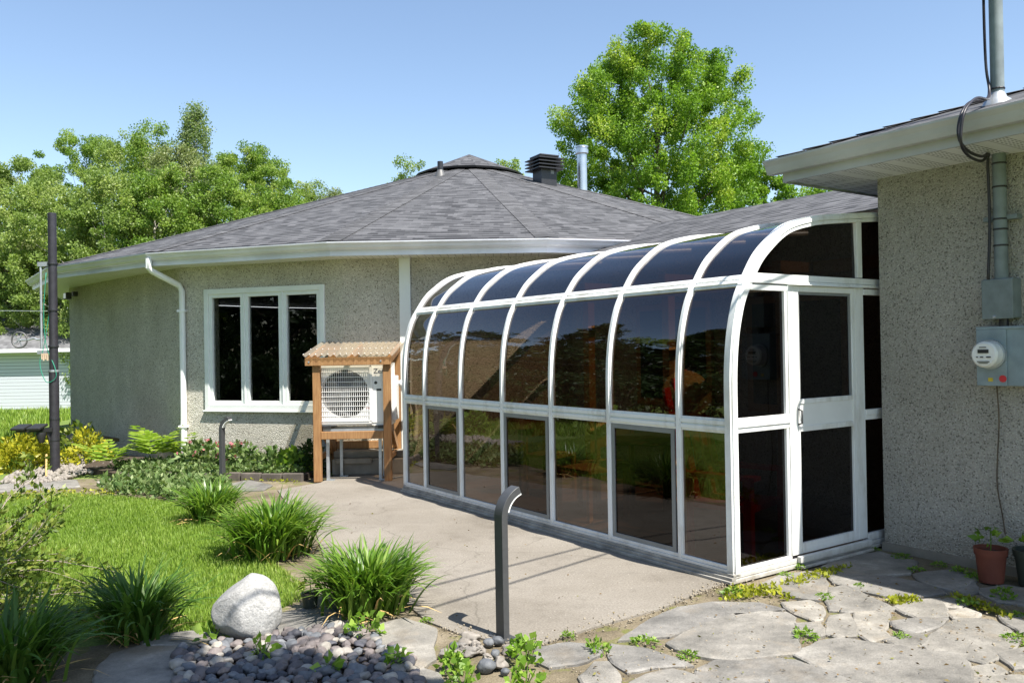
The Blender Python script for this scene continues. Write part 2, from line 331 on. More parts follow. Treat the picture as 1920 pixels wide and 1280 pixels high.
# ------------------------------------------------------------------ builders
def link(o, parent=None):
    COL.objects.link(o)
    if parent: o.parent = parent
    return o
def tag(o, label=None, cat=None, group=None, kind=None):
    if label: o['label'] = label
    if cat: o['category'] = cat
    if group: o['group'] = group
    if kind: o['kind'] = kind
    return o
def empty(name, loc, label, cat, rz=0, group=None):
    o = bpy.data.objects.new(name, None); o.empty_display_size = .2; link(o); o.location = loc; o.rotation_euler = (0, 0, rz)
    return tag(o, label, cat, group)
class MB:
    def __init__(s): s.v = []; s.f = []; s.uv = {}
    def add(s, V, F, uvs=None):
        b = len(s.v); s.v += [tuple(x) for x in V]
        for i, f in enumerate(F):
            if uvs: s.uv[len(s.f)] = uvs[i]
            s.f.append(tuple(b + k for k in f))
        return s
    def box(s, x0, x1, y0, y1, z0, z1):
        return s.add([(x0, y0, z0), (x1, y0, z0), (x1, y1, z0), (x0, y1, z0), (x0, y0, z1), (x1, y0, z1), (x1, y1, z1), (x0, y1, z1)],
                     [(0, 3, 2, 1), (4, 5, 6, 7), (0, 1, 5, 4), (1, 2, 6, 5), (2, 3, 7, 6), (3, 0, 4, 7)])
    def bar(s, a, b, w, h, up=(0, 0, 1)):
        a, b = Vector(a), Vector(b); d = (b - a).normalized(); up = Vector(up)
        if abs(d.dot(up)) > .98: up = Vector((0, 1, 0))
        sd = d.cross(up).normalized() * w / 2; u = sd.cross(d).normalized() * h / 2
        V = [p + i * sd + j * u for p in (a, b) for i, j in ((-1, -1), (1, -1), (1, 1), (-1, 1))]
        return s.add(V, [(0, 1, 2, 3), (7, 6, 5, 4), (0, 4, 5, 1), (1, 5, 6, 2), (2, 6, 7, 3), (3, 7, 4, 0)])
    def prism(s, pts, z0, z1):
        n = len(pts); V = [(x, y, z0) for x, y in pts] + [(x, y, z1) for x, y in pts]
        return s.add(V, [tuple(range(n - 1, -1, -1)), tuple(range(n, 2 * n))] + [(i, (i + 1) % n, n + (i + 1) % n, n + i) for i in range(n)])
    def tube(s, P, r, n=8, cap=True):
        P = [Vector(p) for p in P]; rr = r if isinstance(r, (list, tuple)) else [r] * len(P); V = []; F = []
        ref = Vector((0, 0, 1))
        d0 = (P[1] - P[0]).normalized()
        if abs(d0.z) > .9: ref = Vector((1, 0, 0))
        for i, p in enumerate(P):
            d = (P[min(i + 1, len(P) - 1)] - P[max(i - 1, 0)]).normalized()
            a = d.cross(ref)
            if a.length < 1e-4: a = d.orthogonal()
            a.normalize(); b = d.cross(a); ref = a.cross(d)
            for k in range(n):
                t = 2 * math.pi * k / n; V.append(p + (a * math.cos(t) + b * math.sin(t)) * rr[i])
        for i in range(len(P) - 1):
            for k in range(n):
                F.append((i * n + k, i * n + (k + 1) % n, (i + 1) * n + (k + 1) % n, (i + 1) * n + k))
        if cap: F += [tuple(range(n - 1, -1, -1)), tuple((len(P) - 1) * n + k for k in range(n))]
        return s.add(V, F)
    def lathe(s, prof, n=24, c=(0, 0, 0), axis='z', cap=True):
        V = []; F = []
        for r, z in prof:
            for k in range(n):
                t = 2 * math.pi * k / n; q = (r * math.cos(t), r * math.sin(t), z)
                if axis == 'y': q = (q[0], q[2], q[1])
                if axis == 'x': q = (q[2], q[0], q[1])
                V.append((c[0] + q[0], c[1] + q[1], c[2] + q[2]))
        for i in range(len(prof) - 1):
            for k in range(n): F.append((i * n + k, i * n + (k + 1) % n, (i + 1) * n + (k + 1) % n, (i + 1) * n + k))
        if cap: F += [tuple(range(n - 1, -1, -1)), tuple((len(prof) - 1) * n + k for k in range(n))]
        return s.add(V, F)
    def build(s, name, m, parent=None, smooth=False, bevel=0, loc=None, rz=0, keep=False):
        me = bpy.data.meshes.new(name); me.from_pydata(s.v, [], s.f); me.materials.append(m)
        if s.uv:
            ul = me.uv_layers.new(name='UVMap')
            for p in me.polygons:
                u = s.uv.get(p.index)
                if u:
                    for li, q in zip(p.loop_indices, u): ul.data[li].uv = q
        me.validate()
        import bmesh
        if not s.uv and not keep:
            bm = bmesh.new(); bm.from_mesh(me); bmesh.ops.recalc_face_normals(bm, faces=bm.faces); bm.to_mesh(me); bm.free()
        if smooth: me.shade_smooth()
        o = bpy.data.objects.new(name, me); link(o, parent)
        if smooth == 'auto':
            me.set_sharp_from_angle(angle=R(35))
        if bevel:
            b = o.modifiers.new('bevel', 'BEVEL'); b.width = bevel; b.segments = 2; b.limit_method = 'ANGLE'; b.angle_limit = R(40)
        if loc is not None: o.location = loc
        if rz: o.rotation_euler = (0, 0, rz)
        return o
def npmesh(name, V, F, m, parent=None, rnd=None, smooth=False, loc=None):
    V = np.asarray(V, np.float32); F = np.asarray(F, np.int32); k = F.shape[1]
    me = bpy.data.meshes.new(name); me.vertices.add(len(V)); me.vertices.foreach_set('co', V.ravel())
    me.loops.add(F.size); me.loops.foreach_set('vertex_index', F.ravel()); me.polygons.add(len(F))
    me.polygons.foreach_set('loop_start', np.arange(0, F.size, k, dtype=np.int32)); me.polygons.foreach_set('loop_total', np.full(len(F), k, np.int32))
    if rnd is not None:
        a = me.attributes.new('rnd', 'FLOAT', 'FACE'); a.data.foreach_set('value', np.asarray(rnd, np.float32))
    if smooth: me.polygons.foreach_set('use_smooth', np.ones(len(F), bool))
    me.materials.append(m); me.update(calc_edges=True); me.validate()
    o = bpy.data.objects.new(name, me); link(o, parent)
    if loc is not None: o.location = loc
    return o
def unit(a): return a / np.maximum(np.linalg.norm(a, axis=-1, keepdims=True), 1e-9)
def kites(P, D, size, aspect=.6, droop=.0):
    """leaf-shaped quads: P bases, D long axes (unit), size lengths"""
    n = len(P); S = unit(np.cross(D, rng.normal(size=(n, 3)))); size = np.broadcast_to(np.asarray(size, float).reshape(-1, 1), (n, 1))
    Nn = np.cross(S, D)
    mid = P + D * size * .45 + Nn * size * .10
    V = np.stack([P, mid + S * size * aspect / 2, P + D * size - Nn * size * droop, mid - S * size * aspect / 2], 1).reshape(-1, 3)
    return V, np.arange(4 * n).reshape(n, 4)
def blades(base, az, a0, a1, Ln, width, seg=6):
    """arching strap leaves; angles from the vertical"""
    n = len(base); t = np.linspace(0, 1, seg + 1); th = a0[:, None] + (a1 - a0)[:, None] * t[None] ** 1.4
    st = Ln[:, None] / seg; dx = np.sin(th) * st; dz = np.cos(th) * st
    x = np.concatenate([np.zeros((n, 1)), np.cumsum(dx[:, :-1], 1)], 1); z = np.concatenate([np.zeros((n, 1)), np.cumsum(dz[:, :-1], 1)], 1)
    h = np.stack([np.cos(az), np.sin(az)], 1); s = np.stack([-np.sin(az), np.cos(az)], 1)
    wd = width[:, None] * (1 - t[None] ** 3.0) * .5 + .0004
    tw = rng.uniform(-.6, .6, (n, 1)) * t[None]
    out = []
    for sg in (-1, 1):
        xy = base[:, None, :2] + h[:, None, :] * x[..., None] + sg * s[:, None, :] * (wd * np.cos(tw))[..., None]
        zz = base[:, None, 2] + z + sg * wd * np.sin(tw)
        out.append(np.concatenate([xy, zz[..., None]], 2))
    V = np.stack(out, 2).reshape(-1, 3)  # n,seg+1,2
    i = (np.arange(n) * (seg + 1) * 2)[:, None] + (np.arange(seg) * 2)[None]
    F = np.stack([i, i + 1, i + 3, i + 2], 2).reshape(-1, 4)
    return V, F
def catmull(P, k=6):
    P = [np.array(p, float) for p in P]; Q = [2 * P[0] - P[1]] + P + [2 * P[-1] - P[-2]]; out = []
    for i in range(1, len(Q) - 2):
        for j in range(k):
            t = j / k; a, b, c, d = Q[i - 1:i + 3]
            out.append(.5 * ((2 * b) + (-a + c) * t + (2 * a - 5 * b + 4 * c - d) * t * t + (-a + 3 * b - 3 * c + d) * t ** 3))
    out.append(P[-1]); return [tuple(p) for p in out]
def at(px, py, z=0.):
    """point of the photograph on the level plane z (used only for things that lie on the ground)"""
    v = _r2 * ((px - 960) / FPX) - _u2 * ((py - 640) / FPX) + _f
    k = (z - CAMH) / v.z; return (v.x * k, v.y * k)
def inpoly(x, y, P):
    P = np.asarray(P); c = np.zeros(len(x), bool); j = len(P) - 1
    for i in range(len(P)):
        xi, yi = P[i]; xj, yj = P[j]
        c ^= ((yi > y) != (yj > y)) & (x < (xj - xi) * (y - yi) / (yj - yi + 1e-12) + xi); j = i
    return c
def scatter(P, n):
    P = np.asarray(P); lo, hi = P.min(0), P.max(0); out = np.zeros((0, 2))
    while len(out) < n:
        q = rng.uniform(lo, hi, (n * 2, 2)); out = np.concatenate([out, q[inpoly(q[:, 0], q[:, 1], P)]])
    return out[:n]
def sheet(name, pts, z, m, res=.25, zf=None, wobble=0, kind='structure'):
    """a filled outline laid on the ground, outline roughened"""
    P = []
    for i in range(len(pts)):
        a, b = np.array(pts[i]), np.array(pts[(i + 1) % len(pts)]); k = max(1, int(np.hypot(*(b - a)) / res))
        for j in range(k):
            q = a + (b - a) * j / k
            if wobble: q = q + np.array([mnoise.noise((q[0] * 3, q[1] * 3, 1)), mnoise.noise((q[0] * 3, q[1] * 3, 9))]) * wobble
            P.append(q)
    mb = MB(); mb.add([(q[0], q[1], zf(q[0], q[1]) + z if zf else z) for q in P], [tuple(range(len(P)))])
    o = mb.build(name, m); 
    if o.data.polygons[0].normal.z < 0: o.data.flip_normals()
    return tag(o, kind=kind)

# ------------------------------------------------------------------ ground
def gz(x, y):
    z = -.02
    z -= .20 * min(1, max(0, (y - 15) / 13))
    return z
xs = [-400, -120, -60, -40] + list(np.arange(-30, 20.1, 1.0)) + [40, 60, 120, 400]; ys = [-150, -60, -30, -15] + list(np.arange(-8, 40.1, 1.0)) + [60, 120, 300, 900]
V = [(x, y, gz(x, y)) for y in ys for x in xs]; nx = len(xs)
F = [(j * nx + i, j * nx + i + 1, (j + 1) * nx + i + 1, (j + 1) * nx + i) for j in range(len(ys) - 1) for i in range(nx - 1)]
tag(npmesh('ground', V, F, M['turf']), kind='structure')
tag(sheet('sand_bed', [(-2.6, 4.6), (-1.75, 4.85), (-1.45, 5.35), (-1.5, 5.8), (-1.9, 6.45), (-2.8, 7.9), (-3.6, 9.0), (-4.4, 9.5), (-6.2, 9.9), (-6.4, 11.0), (-2.5, 11.0), (1.5, 10), (3, 7.5), (6, 6), (6, 1.5), (-3.2, 1.5), (-3.2, 4.4)], -.012, M['sand'], .3, wobble=.06), kind='structure')
patio_pts = [(-2.37, 10.30), (-2.76, 9.8), (-2.45, 9.0), (-1.85, 7.75), (-1.42, 6.3), (-.98, 5.72), (-.70, 5.34), (-.53, 4.98), (-.33, 4.76), (-.09, 4.60), (.15, 4.58), (.45, 4.83), (.88, 5.14), (1.15, 5.42), (1.36, 5.64), (1.75, 6.0), (2.9, 7.0), (2.6, 10.9), (.5, 11.3), (-2.3, 11.3)]
mb = MB(); mb.prism(patio_pts, -.08, 0); tag(mb.build('patio', M['concrete']), kind='structure')

# flagstones: outlines of the real slabs
CA = lambda p: at(1140 + p[0] * .40625, 1000 + p[1] * .40625)
CB = lambda p: at(600 + p[0] / 3, 853 + p[1] / 3)
CC = lambda p: at(p[0] / 3, 853 + p[1] / 3)
SL = []
for s in [[(200,400),(330,345),(480,320),(700,322),(800,350),(790,356),(600,360),(470,408),(300,468),(60,490),(120,450)],
 [(420,430),(560,385),(700,364),(820,364),(855,390),(860,480),(875,545),(740,560),(600,580),(480,572),(330,530),(290,505)],
 [(20,510),(180,535),(320,580),(370,605),(200,610),(100,630),(60,610),(20,570)],
 [(430,625),(520,585),(690,572),(860,590),(1000,640),(1140,689),(1150,800),(300,800),(420,690)],
 [(870,560),(980,500),(1080,490),(1290,520),(1460,545),(1600,560),(1640,600),(1665,689),(1600,800),(1250,800),(1190,690),(1030,632),(940,592)],
 [(720,235),(800,200),(930,180),(995,190),(1000,260),(975,305),(860,290),(770,262)],
 [(810,320),(930,310),(985,335),(985,390),(950,400),(870,365)],
 [(1025,255),(1100,240),(1200,290),(1320,345),(1200,350),(1110,357),(1030,350),(1018,300)],
 [(1015,195),(1100,195),(1300,200),(1480,240),(1545,270),(1440,290),(1270,285),(1140,255),(1060,230)],
 [(1335,340),(1430,310),(1530,305),(1550,345),(1555,380),(1430,390),(1380,370)],
 [(1030,385),(1115,370),(1130,420),(1140,465),(1060,475),(1012,460)],
 [(1145,370),(1270,358),(1315,360),(1290,400),(1270,440),(1300,470),(1215,497),(1160,455)],
 [(1320,410),(1450,395),(1560,395),(1510,430),(1420,455),(1340,435)],
 [(1290,490),(1360,460),(1440,470),(1460,495),(1420,520),(1340,520)],
 [(1460,510),(1560,420),(1640,390),(1770,400),(1840,440),(1880,480),(1850,545),(1740,590),(1600,560),(1480,535)],
 [(880,425),(975,415),(985,465),(940,470),(900,450)], [(1575,365),(1650,350),(1710,370),(1680,390),(1600,388)],
 [(1545,310),(1600,298),(1660,320),(1620,340),(1560,335)], [(1820,385),(1960,375),(2000,440),(1900,450),(1840,410)],
 [(1820,560),(1920,530),(2000,560),(1980,600),(1880,620)], [(1680,620),(1780,605),(1820,635),(1760,650),(1700,650)],
 [(1700,670),(1900,655),(1990,680),(1980,800),(1690,800)], [(1000,150),(1100,110),(1250,85),(1420,130),(1380,180),(1200,190),(1050,185)],
 [(1420,190),(1600,170),(1690,215),(1600,260),(1480,235)], [(1600,230),(1680,220),(1700,265),(1640,280)],
 [(1710,260),(1830,240),(1960,260),(1960,330),(1800,310)], [(100,700),(180,655),(300,632),(400,660),(420,689),(360,790),(60,790)],
 [(-60,600),(0,600),(40,650),(40,720),(-80,760),(-110,660)]]:
    SL.append([CA(p) for p in s])
for s in [[(1230,1090),(1400,1062),(1560,1075),(1560,1120),(1440,1165),(1300,1185),(1225,1150)], [(330,960),(480,930),(640,985),(620,1060),(640,1140),(560,1200),(420,1110),(330,1040)],
          [(420,1130),(560,1205),(640,1230),(700,1290),(640,1330),(440,1330),(380,1200)]]:
    SL.append([CB(p) for p in s])
for s in [[(1560,900),(1720,860),(1900,850),(2000,900),(1990,960),(1860,985),(1700,1000),(1560,1010),(1545,950)], [(820,1050),(960,1010),(1120,985),(1200,1010),(1160,1050),(980,1062),(860,1068)],
          [(640,1120),(820,1065),(1060,1070),(1130,1100),(1060,1180),(1080,1330),(540,1330),(560,1210)], [(0,170),(200,145),(420,140),(440,175),(250,195),(0,205)],
          [(560,150),(700,115),(900,125),(900,150),(700,170),(580,172)], [(1310,160),(1400,140),(1520,170),(1480,195),(1330,200)]]:
    SL.append([CC(p) for p in s])
V = []; F = []; rn = []; mbf = MB(); facern = []
for si, s in enumerate(SL):
    P = [np.array(p) for p in s]; c = sum(P) / len(P); Q = []
    for i in range(len(P)):
        a, b = P[i], P[(i + 1) % len(P)]; k = max(2, int(np.hypot(*(b - a)) / .045))
        for j in range(k):
            q = a + (b - a) * j / k; d = (q - c) / max(1e-6, np.hypot(*(q - c)))
            q = q + d * (.016 * mnoise.noise((q[0] * 14, q[1] * 14, si * 3.1)) + .027); Q.append(q)
    n = len(Q); top = .004 + .008 * random.random(); tilt = np.array([random.uniform(-.008, .008), random.uniform(-.008, .008)])
    def zz(q): return top + (q - c) @ tilt
    V0 = [(q[0], q[1], -.03) for q in Q]; V1 = [(q[0], q[1], zz(q) - .007) for q in Q]
    I = [q - (q - c) / max(1e-6, np.hypot(*(q - c))) * .012 for q in Q]; V2 = [(q[0], q[1], zz(q)) for q in I]
    J = [c + (q - c) * .55 for q in I]; V3 = [(q[0], q[1], zz(q) + .0015 * mnoise.noise((q[0] * 9, q[1] * 9, 4))) for q in J]
    fs = []
    for a in range(3): fs += [(a * n + i, a * n + (i + 1) % n, (a + 1) * n + (i + 1) % n, (a + 1) * n + i) for i in range(n)]
    fs.append(tuple(range(3 * n, 4 * n))); mbf.add(V0 + V1 + V2 + V3, fs); facern += [random.random()] * len(fs)
fo = mbf.build('flagstone_paving', M['flag']); tag(fo, kind='structure')
a = fo.data.attributes.new('rnd', 'FLOAT', 'FACE'); a.data.foreach_set('value', np.array(facern, np.float32))

# lawn grass
lawn = [(-5.92, 9.68), (-5.18, 9.78), (-4.3, 9.45), (-3.68, 9.13), (-3.0, 8.3), (-2.7, 7.82), (-2.2, 7.0), (-1.79, 6.32), (-1.43, 5.74), (-1.4, 5.43), (-1.5, 5.27), (-1.71, 4.97), (-1.8, 4.88), (-2.19, 4.83), (-3.6, 4.76), (-7.5, 7.0), (-7.5, 9.0)]
def grass(parts):
    Vs = []; Fs = []; rs = []; off = 0
    for poly_, n, h0, h1, wd, zf in parts:
        p = scatter(poly_, n); b = np.column_stack([p, [zf(x, y) for x, y in p]])
        dry = np.array([mnoise.noise((x * .9, y * .9, 3)) for x, y in p])
        hh = rng.uniform(h0, h1, n) * (1 + .5 * dry)
        v, f = blades(b, rng.uniform(0, 6.28, n), rng.uniform(0, .35, n), rng.uniform(.4, 1.5, n), hh, np.full(n, wd), 2)
        Vs.append(v); Fs.append(f + off); off += len(v); rs.append(np.repeat(np.clip(rng.uniform(0, .8, n) + .5 * dry, 0, 1), 2))
    return np.concatenate(Vs), np.concatenate(Fs), np.concatenate(rs)
g0 = lambda x, y: -.015
v, f, r_ = grass([(lawn, 150000, .022, .052, .0045, g0), ([(-26, 14), (-7.5, 12.6), (-8.2, 15.5), (-11, 19), (-13.5, 27.8), (-30, 27.8)], 36000, .12, .24, .022, lambda x, y: gz(x, y) - .01), ([(-13, 9), (-7.3, 9), (-7.2, 12.6), (-14, 14)], 12000, .08, .16, .014, gz)])
tag(npmesh('lawn_grass', v, f, L['grass'], rnd=r_), kind='stuff')

# ------------------------------------------------------------------ round house
HC = (-.93, 19.65)
house = empty('round_house', (HC[0], HC[1], 0), 'large single-storey round house with pebbledash walls and a grey shingled cone roof', 'house')
NG = 20
def gon(Rv, k): a = R(-90 + 18 * k - 9); return (Rv * math.cos(a), Rv * math.sin(a))
def ring(prof, uvm=None):
    mb = MB(); V = [(*gon(r, k), z) for r, z in prof for k in range(NG)]; Fc = []; U = []
    for i in range(len(prof) - 1):
        (r0, z0), (r1, z1) = prof[i:i + 2]
        for k in range(NG):
            k2 = (k + 1) % NG; Fc.append((i * NG + k, i * NG + k2, (i + 1) * NG + k2, (i + 1) * NG + k))
            h0, h1 = r0 * math.sin(R(9)), r1 * math.sin(R(9)); s = math.hypot((r1 - r0) * math.cos(R(9)), z1 - z0); o = k * 7.37
            U.append([(o - h0, 0), (o + h0, 0), (o + h1, s), (o - h1, s)])
    mb.add(V, Fc, U); return mb
RW = 8.37 / math.cos(R(9))          # wall vertex radius
# wall: facets; the window facet has an opening; the far left run is rounded
wx0, wx1, wz0, wz1 = -.85, 1.0, .85, 2.465
mb = MB(); nrm = {}
for k in range(NG):
    a0, a1 = gon(RW, k), gon(RW, k + 1)
    def P(s, z): return (a0[0] + (a1[0] - a0[0]) * s, a0[1] + (a1[1] - a0[1]) * s, z)
    if k == NG - 1:  # facet -1 : window
        ln = math.hypot(a1[0] - a0[0], a1[1] - a0[1]); s0, s1 = .5 + wx0 / ln, .5 + wx1 / ln
        for (sa, sb, za, zb) in ((0, 1, -.1, wz0), (0, s0, wz0, wz1), (s1, 1, wz0, wz1), (0, 1, wz1, 2.86)):
            mb.add([P(sa, za), P(sb, za), P(sb, zb), P(sa, zb)], [(0, 1, 2, 3)])
        dpt = np.array([-(a0[0] + a1[0]), -(a0[1] + a1[1])]); dpt = dpt / np.hypot(*dpt) * .25
        def Q(s, z): p = P(s, z); return (p[0] + dpt[0], p[1] + dpt[1], z)
        for (sa, za), (sb, zb) in (((s0, wz0), (s1, wz0)), ((s1, wz0), (s1, wz1)), ((s1, wz1), (s0, wz1)), ((s0, wz1), (s0, wz0))):
            mb.add([P(sa, za), P(sb, zb), Q(sb, zb), Q(sa, za)], [(0, 1, 2, 3)])
    elif k in (0, 1):
        mb.add([P(0, -.1), P(1, -.1), P(1, 2.86), P(0, 2.86)], [(0, 1, 2, 3)])
    elif k == 18:
        pa = np.array(gon(RW, 19)); pb = np.array([8.33 * math.cos(R(-150)), 8.33 * math.sin(R(-150))]); dn = np.array([(pa - pb)[1], -(pa - pb)[0]]); dn = dn / np.hypot(*dn) * (1 if dn @ pa > 0 else -1)
        run = [pb + (pa - pb) * j / 20 + dn * .24 * (j / 20) * (1 - j / 20) for j in range(21)]
        for p0_, p1_ in zip(run[:-1], run[1:]): mb.add([(*p0_, -.1), (*p1_, -.1), (*p1_, 2.86), (*p0_, 2.86)], [(0, 1, 2, 3)])
        for j in range(22):
            b0, b1 = R(-150 - 1.5 * j - 1.5), R(-150 - 1.5 * j); mb.add([(8.33 * math.cos(b0), 8.33 * math.sin(b0), -.1), (8.33 * math.cos(b1), 8.33 * math.sin(b1), -.1), (8.33 * math.cos(b1), 8.33 * math.sin(b1), 2.86), (8.33 * math.cos(b0), 8.33 * math.sin(b0), 2.86)], [(0, 1, 2, 3)])
    elif k in (16, 17): pass
    else:
        for j in range(12):
            b0, b1 = R(-99 + 18 * k + 1.5 * j), R(-99 + 18 * k + 1.5 * j + 1.5)
            mb.add([(RW * math.cos(b0), RW * math.sin(b0), -.1), (RW * math.cos(b1), RW * math.sin(b1), -.1), (RW * math.cos(b1), RW * math.sin(b1), 2.86), (RW * math.cos(b0), RW * math.sin(b0), 2.86)], [(0, 1, 2, 3)])
wall = mb.build('wall', M['stucco'], house, keep=True)
MB().lathe([(RW + .03, -.1), (RW + .03, .035)], 120).build('footing', M['old_concrete'], house)
mb = MB(); mb.prism([gon(RW - .3, k) for k in range(NG)], .2, .25); mb.build('floor', M['dark_wood'], house)
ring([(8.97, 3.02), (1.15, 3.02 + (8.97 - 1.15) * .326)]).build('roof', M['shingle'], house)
ring([(8.99, 2.995), (8.97, 3.021)]).build('drip_edge', M['black_metal'], house)
ring([(8.93, 2.97), (8.93, 2.83), (8.91, 2.83)]).build('fascia', M['gutter'], house)
ring([(8.92, 2.838), (RW - .5, 2.838)]).build('soffit', M['soffit'], house)
g = ring([(8.935, 2.905), (8.975, 2.905), (9.005, 2.93), (9.02, 2.955), (9.05, 2.985), (9.052, 3.0), (9.04, 3.0), (9.035, 2.985)]).build('gutter', M['gutter'], house)
for k in range(NG):                                       # hip caps
    mb = MB(); x0, y0 = gon(1, k); d = np.array([x0, y0]); t = np.array([-d[1], d[0]])
    def H(r, s, up): 
        rr = r * math.cos(R(9)) if 0 else r
        z = 3.02 + (8.97 - r) * .326 + up - (abs(s) * math.tan(R(9)) * .326); p = d * r + t * s; return (p[0], p[1], z)
    nst = 52; ra = np.linspace(8.98, 1.2, nst + 1)
    for i in range(nst):
        ra0, ra1 = ra[i], ra[i + 1] - .015
        v0 = 0
        for sg in (-1, 1):
            mb.add([H(ra0, 0, .016), H(ra0, sg * .16, .011), H(ra1, sg * .16, .006), H(ra1, 0, .011)], [(0, 1, 2, 3) if sg > 0 else (3, 2, 1, 0)], [[(i * .31 + k * .17, .07), (i * .31 + k * .17 + .1, .07), (i * .31 + k * .17 + .1, .13), (i * .31 + k * .17, .13)]])
            mb.add([H(ra0, 0, .008), H(ra0, sg * .16, .003), H(ra0, sg * .16, .011), H(ra0, 0, .016)], [(0, 1, 2, 3)], [[(.05 + k, .08)] * 4])
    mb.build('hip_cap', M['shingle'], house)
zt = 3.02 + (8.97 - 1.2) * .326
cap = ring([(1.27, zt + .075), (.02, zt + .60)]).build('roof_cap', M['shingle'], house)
ring([(1.08, zt - .05), (1.08, zt + .035), (1.26, zt + .04), (1.275, zt + .072), (1.265, zt + .074)]).build('cap_rim', M['black_metal'], cap)
# window in the front-left facet
wa = R(-90 - 18); wn = np.array([math.cos(wa), math.sin(wa)]); wt_ = np.array([-wn[1], wn[0]])
win = bpy.data.objects.new('window', None); link(win, house); win.location = (wn[0] * 8.37, wn[1] * 8.37, 0); win.rotation_euler = (0, 0, wa + math.pi / 2)
W_ = wx1 - wx0
mb = MB()
for x0, x1, z0, z1 in ((wx0 - .045, wx0 + .03, wz0 - .05, wz1 + .045), (wx1 - .03, wx1 + .045, wz0 - .05, wz1 + .045)): mb.box(x0, x1, -.03, .12, z0, z1)
mb.box(wx0 + .03, wx1 - .03, -.03, .12, wz1 - .03, wz1 + .045); mb.box(wx0 + .03, wx1 - .03, -.03, .12, wz0 - .05, wz0 + .03)
mb.box(wx0 - .07, wx1 + .07, -.05, .1, wz0 - .075, wz0 - .053)
for i in (1, 2): x = wx0 + W_ * i / 3; mb.box(x - .014, x + .014, -.022, .12, wz0 + .03, wz1 - .03)
mb.build('frame', M['window_white'], win, bevel=.006)
for i in range(3):
    x0 = wx0 + W_ * i / 3 + (.03 if i == 0 else .014); x1 = wx0 + W_ * (i + 1) / 3 - (.03 if i == 2 else .014); z0, z1 = wz0 + .03, wz1 - .03; s = .05
    mb = MB(); mb.box(x0, x0 + s, -.01, .06, z0, z1); mb.box(x1 - s, x1, -.01, .06, z0, z1); mb.box(x0 + s, x1 - s, -.01, .06, z0, z0 + s); mb.box(x0 + s, x1 - s, -.01, .06, z1 - s, z1)
    mb.build('sash', M['window_white'], win, bevel=.004)
    mb = MB(); mb.add([(x0 + s, .03, z0 + s), (x1 - s, .03, z0 + s), (x1 - s, .03, z1 - s), (x0 + s, .03, z1 - s)], [(0, 1, 2, 3)]); mb.build('pane', M['clear'], win)
# trim board, downspout
def onfacet(kf, s, z, off):
    aa = R(-90 + 18 * kf); n = np.array([math.cos(aa), math.sin(aa)]); t = np.array([-n[1], n[0]]); p = n * (8.37 + off) + t * s; return (p[0], p[1], z)
mb = MB(); mb.box(-.57, -.42, -8.40, -8.365, -.05, 2.84); mb.build('corner_board', M['window_white'], house, bevel=.004)
x_, y_ = gon(9.0, -1); xw, yw = gon(RW + .05, -1)
o_ = np.array([xw, yw]); q_ = np.array([x_, y_]); tn = np.array([math.cos(R(-9)), math.sin(R(-9))]) * .0
side = np.array([.95, -.31]) * .09
mb = MB(); mb.tube([(q_[0], q_[1], 2.93), (q_[0], q_[1], 2.80), (q_[0] * .995, q_[1] * .995, 2.76), (o_[0] * 1.004 + side[0] * .8, o_[1] * 1.004 + side[1] * .8, 2.58), (o_[0] + side[0], o_[1] + side[1], 2.50), (o_[0] + side[0], o_[1] + side[1], 1.3), (o_[0] + side[0], o_[1] + side[1], .12), (o_[0] + side[0] * 2, o_[1] + side[1] - .10, .05)], [.043] * 8, 10)
ds = mb.build('downspout', M['white'], house, smooth='auto')
mb = MB()
for z in (.55, 2.2): mb.box(o_[0] + side[0] - .06, o_[0] + side[0] + .06, o_[1] + side[1] - .05, o_[1] + side[1] + .05, z, z + .03)
mb.build('bracket', M['white'], ds)
def cone_z(x, y): 
    r = math.hypot(x - HC[0], y - HC[1]) / math.cos(R(9)); return 3.02 + (8.97 - r) * .326
# plumbing pipe, louvred vent and flue standing in the roof
x, y = -1.44, 17.55; z = cone_z(x, y)
p = empty('vent_pipe', (x, y, z), 'short black plumbing vent pipe near the top of the round roof', 'vent pipe')
MB().lathe([(.06, -.05), (.06, .30), (.05, .30), (.05, .05)], 16).build('pipe', M['black_metal'], p, smooth='auto')
MB().lathe([(.13, -.06), (.10, .04), (.062, .12)], 16).build('flashing', M['fan'], p, smooth='auto')
x, y = .72, 17.05; z = cone_z(x, y)
p = empty('roof_vent', (x, y, z), 'black square louvred vent turret on the round roof left of the steel flue', 'roof vent', R(28)); p.scale = (.74, .74, .80)
MB().box(-.24, .24, -.24, .24, -.12, .33).build('base', M['black_metal'], p)
mb = MB()
for i in range(4):
    z0 = .33 + i * .085
    mb.add([(sx * w_, sy * w_, zq) for zq, w_ in ((z0, .40), (z0 + .022, .40), (z0 + .055, .30)) for sx, sy in ((-1, -1), (1, -1), (1, 1), (-1, 1))],
           [(0, 3, 2, 1), (8, 9, 10, 11)] + [(a * 4 + i2, a * 4 + (i2 + 1) % 4, a * 4 + 4 + (i2 + 1) % 4, a * 4 + 4 + i2) for a in range(2) for i2 in range(4)])
mb.box(-.22, .22, -.22, .22, .33, .66)
mb.build('louvre', M['black_metal'], p)
MB().box(-.30, .30, -.30, .30, .655, .70).build('lid', M['black_metal'], p, bevel=.012)
MB().box(.05, .15, -.247, -.241, .22, .31).build('label_plate', M['grey_sash'], p)
x, y = 1.50, 17.25; z = cone_z(x, y)
p = empty('metal_flue', (x, y, z), 'shiny round steel flue pipe with a collared cap behind the round roof', 'flue')
MB().lathe([(.10, -.15), (.10, .80), (.09, .80)], 24).build('pipe', M['steel'], p, smooth='auto')
MB().lathe([(.11, .74), (.135, .76), (.135, .84), (.115, .85), (.115, .87), (.135, .88), (.135, .91), (.04, .93)], 24).build('cap', M['steel'], p, smooth='auto')

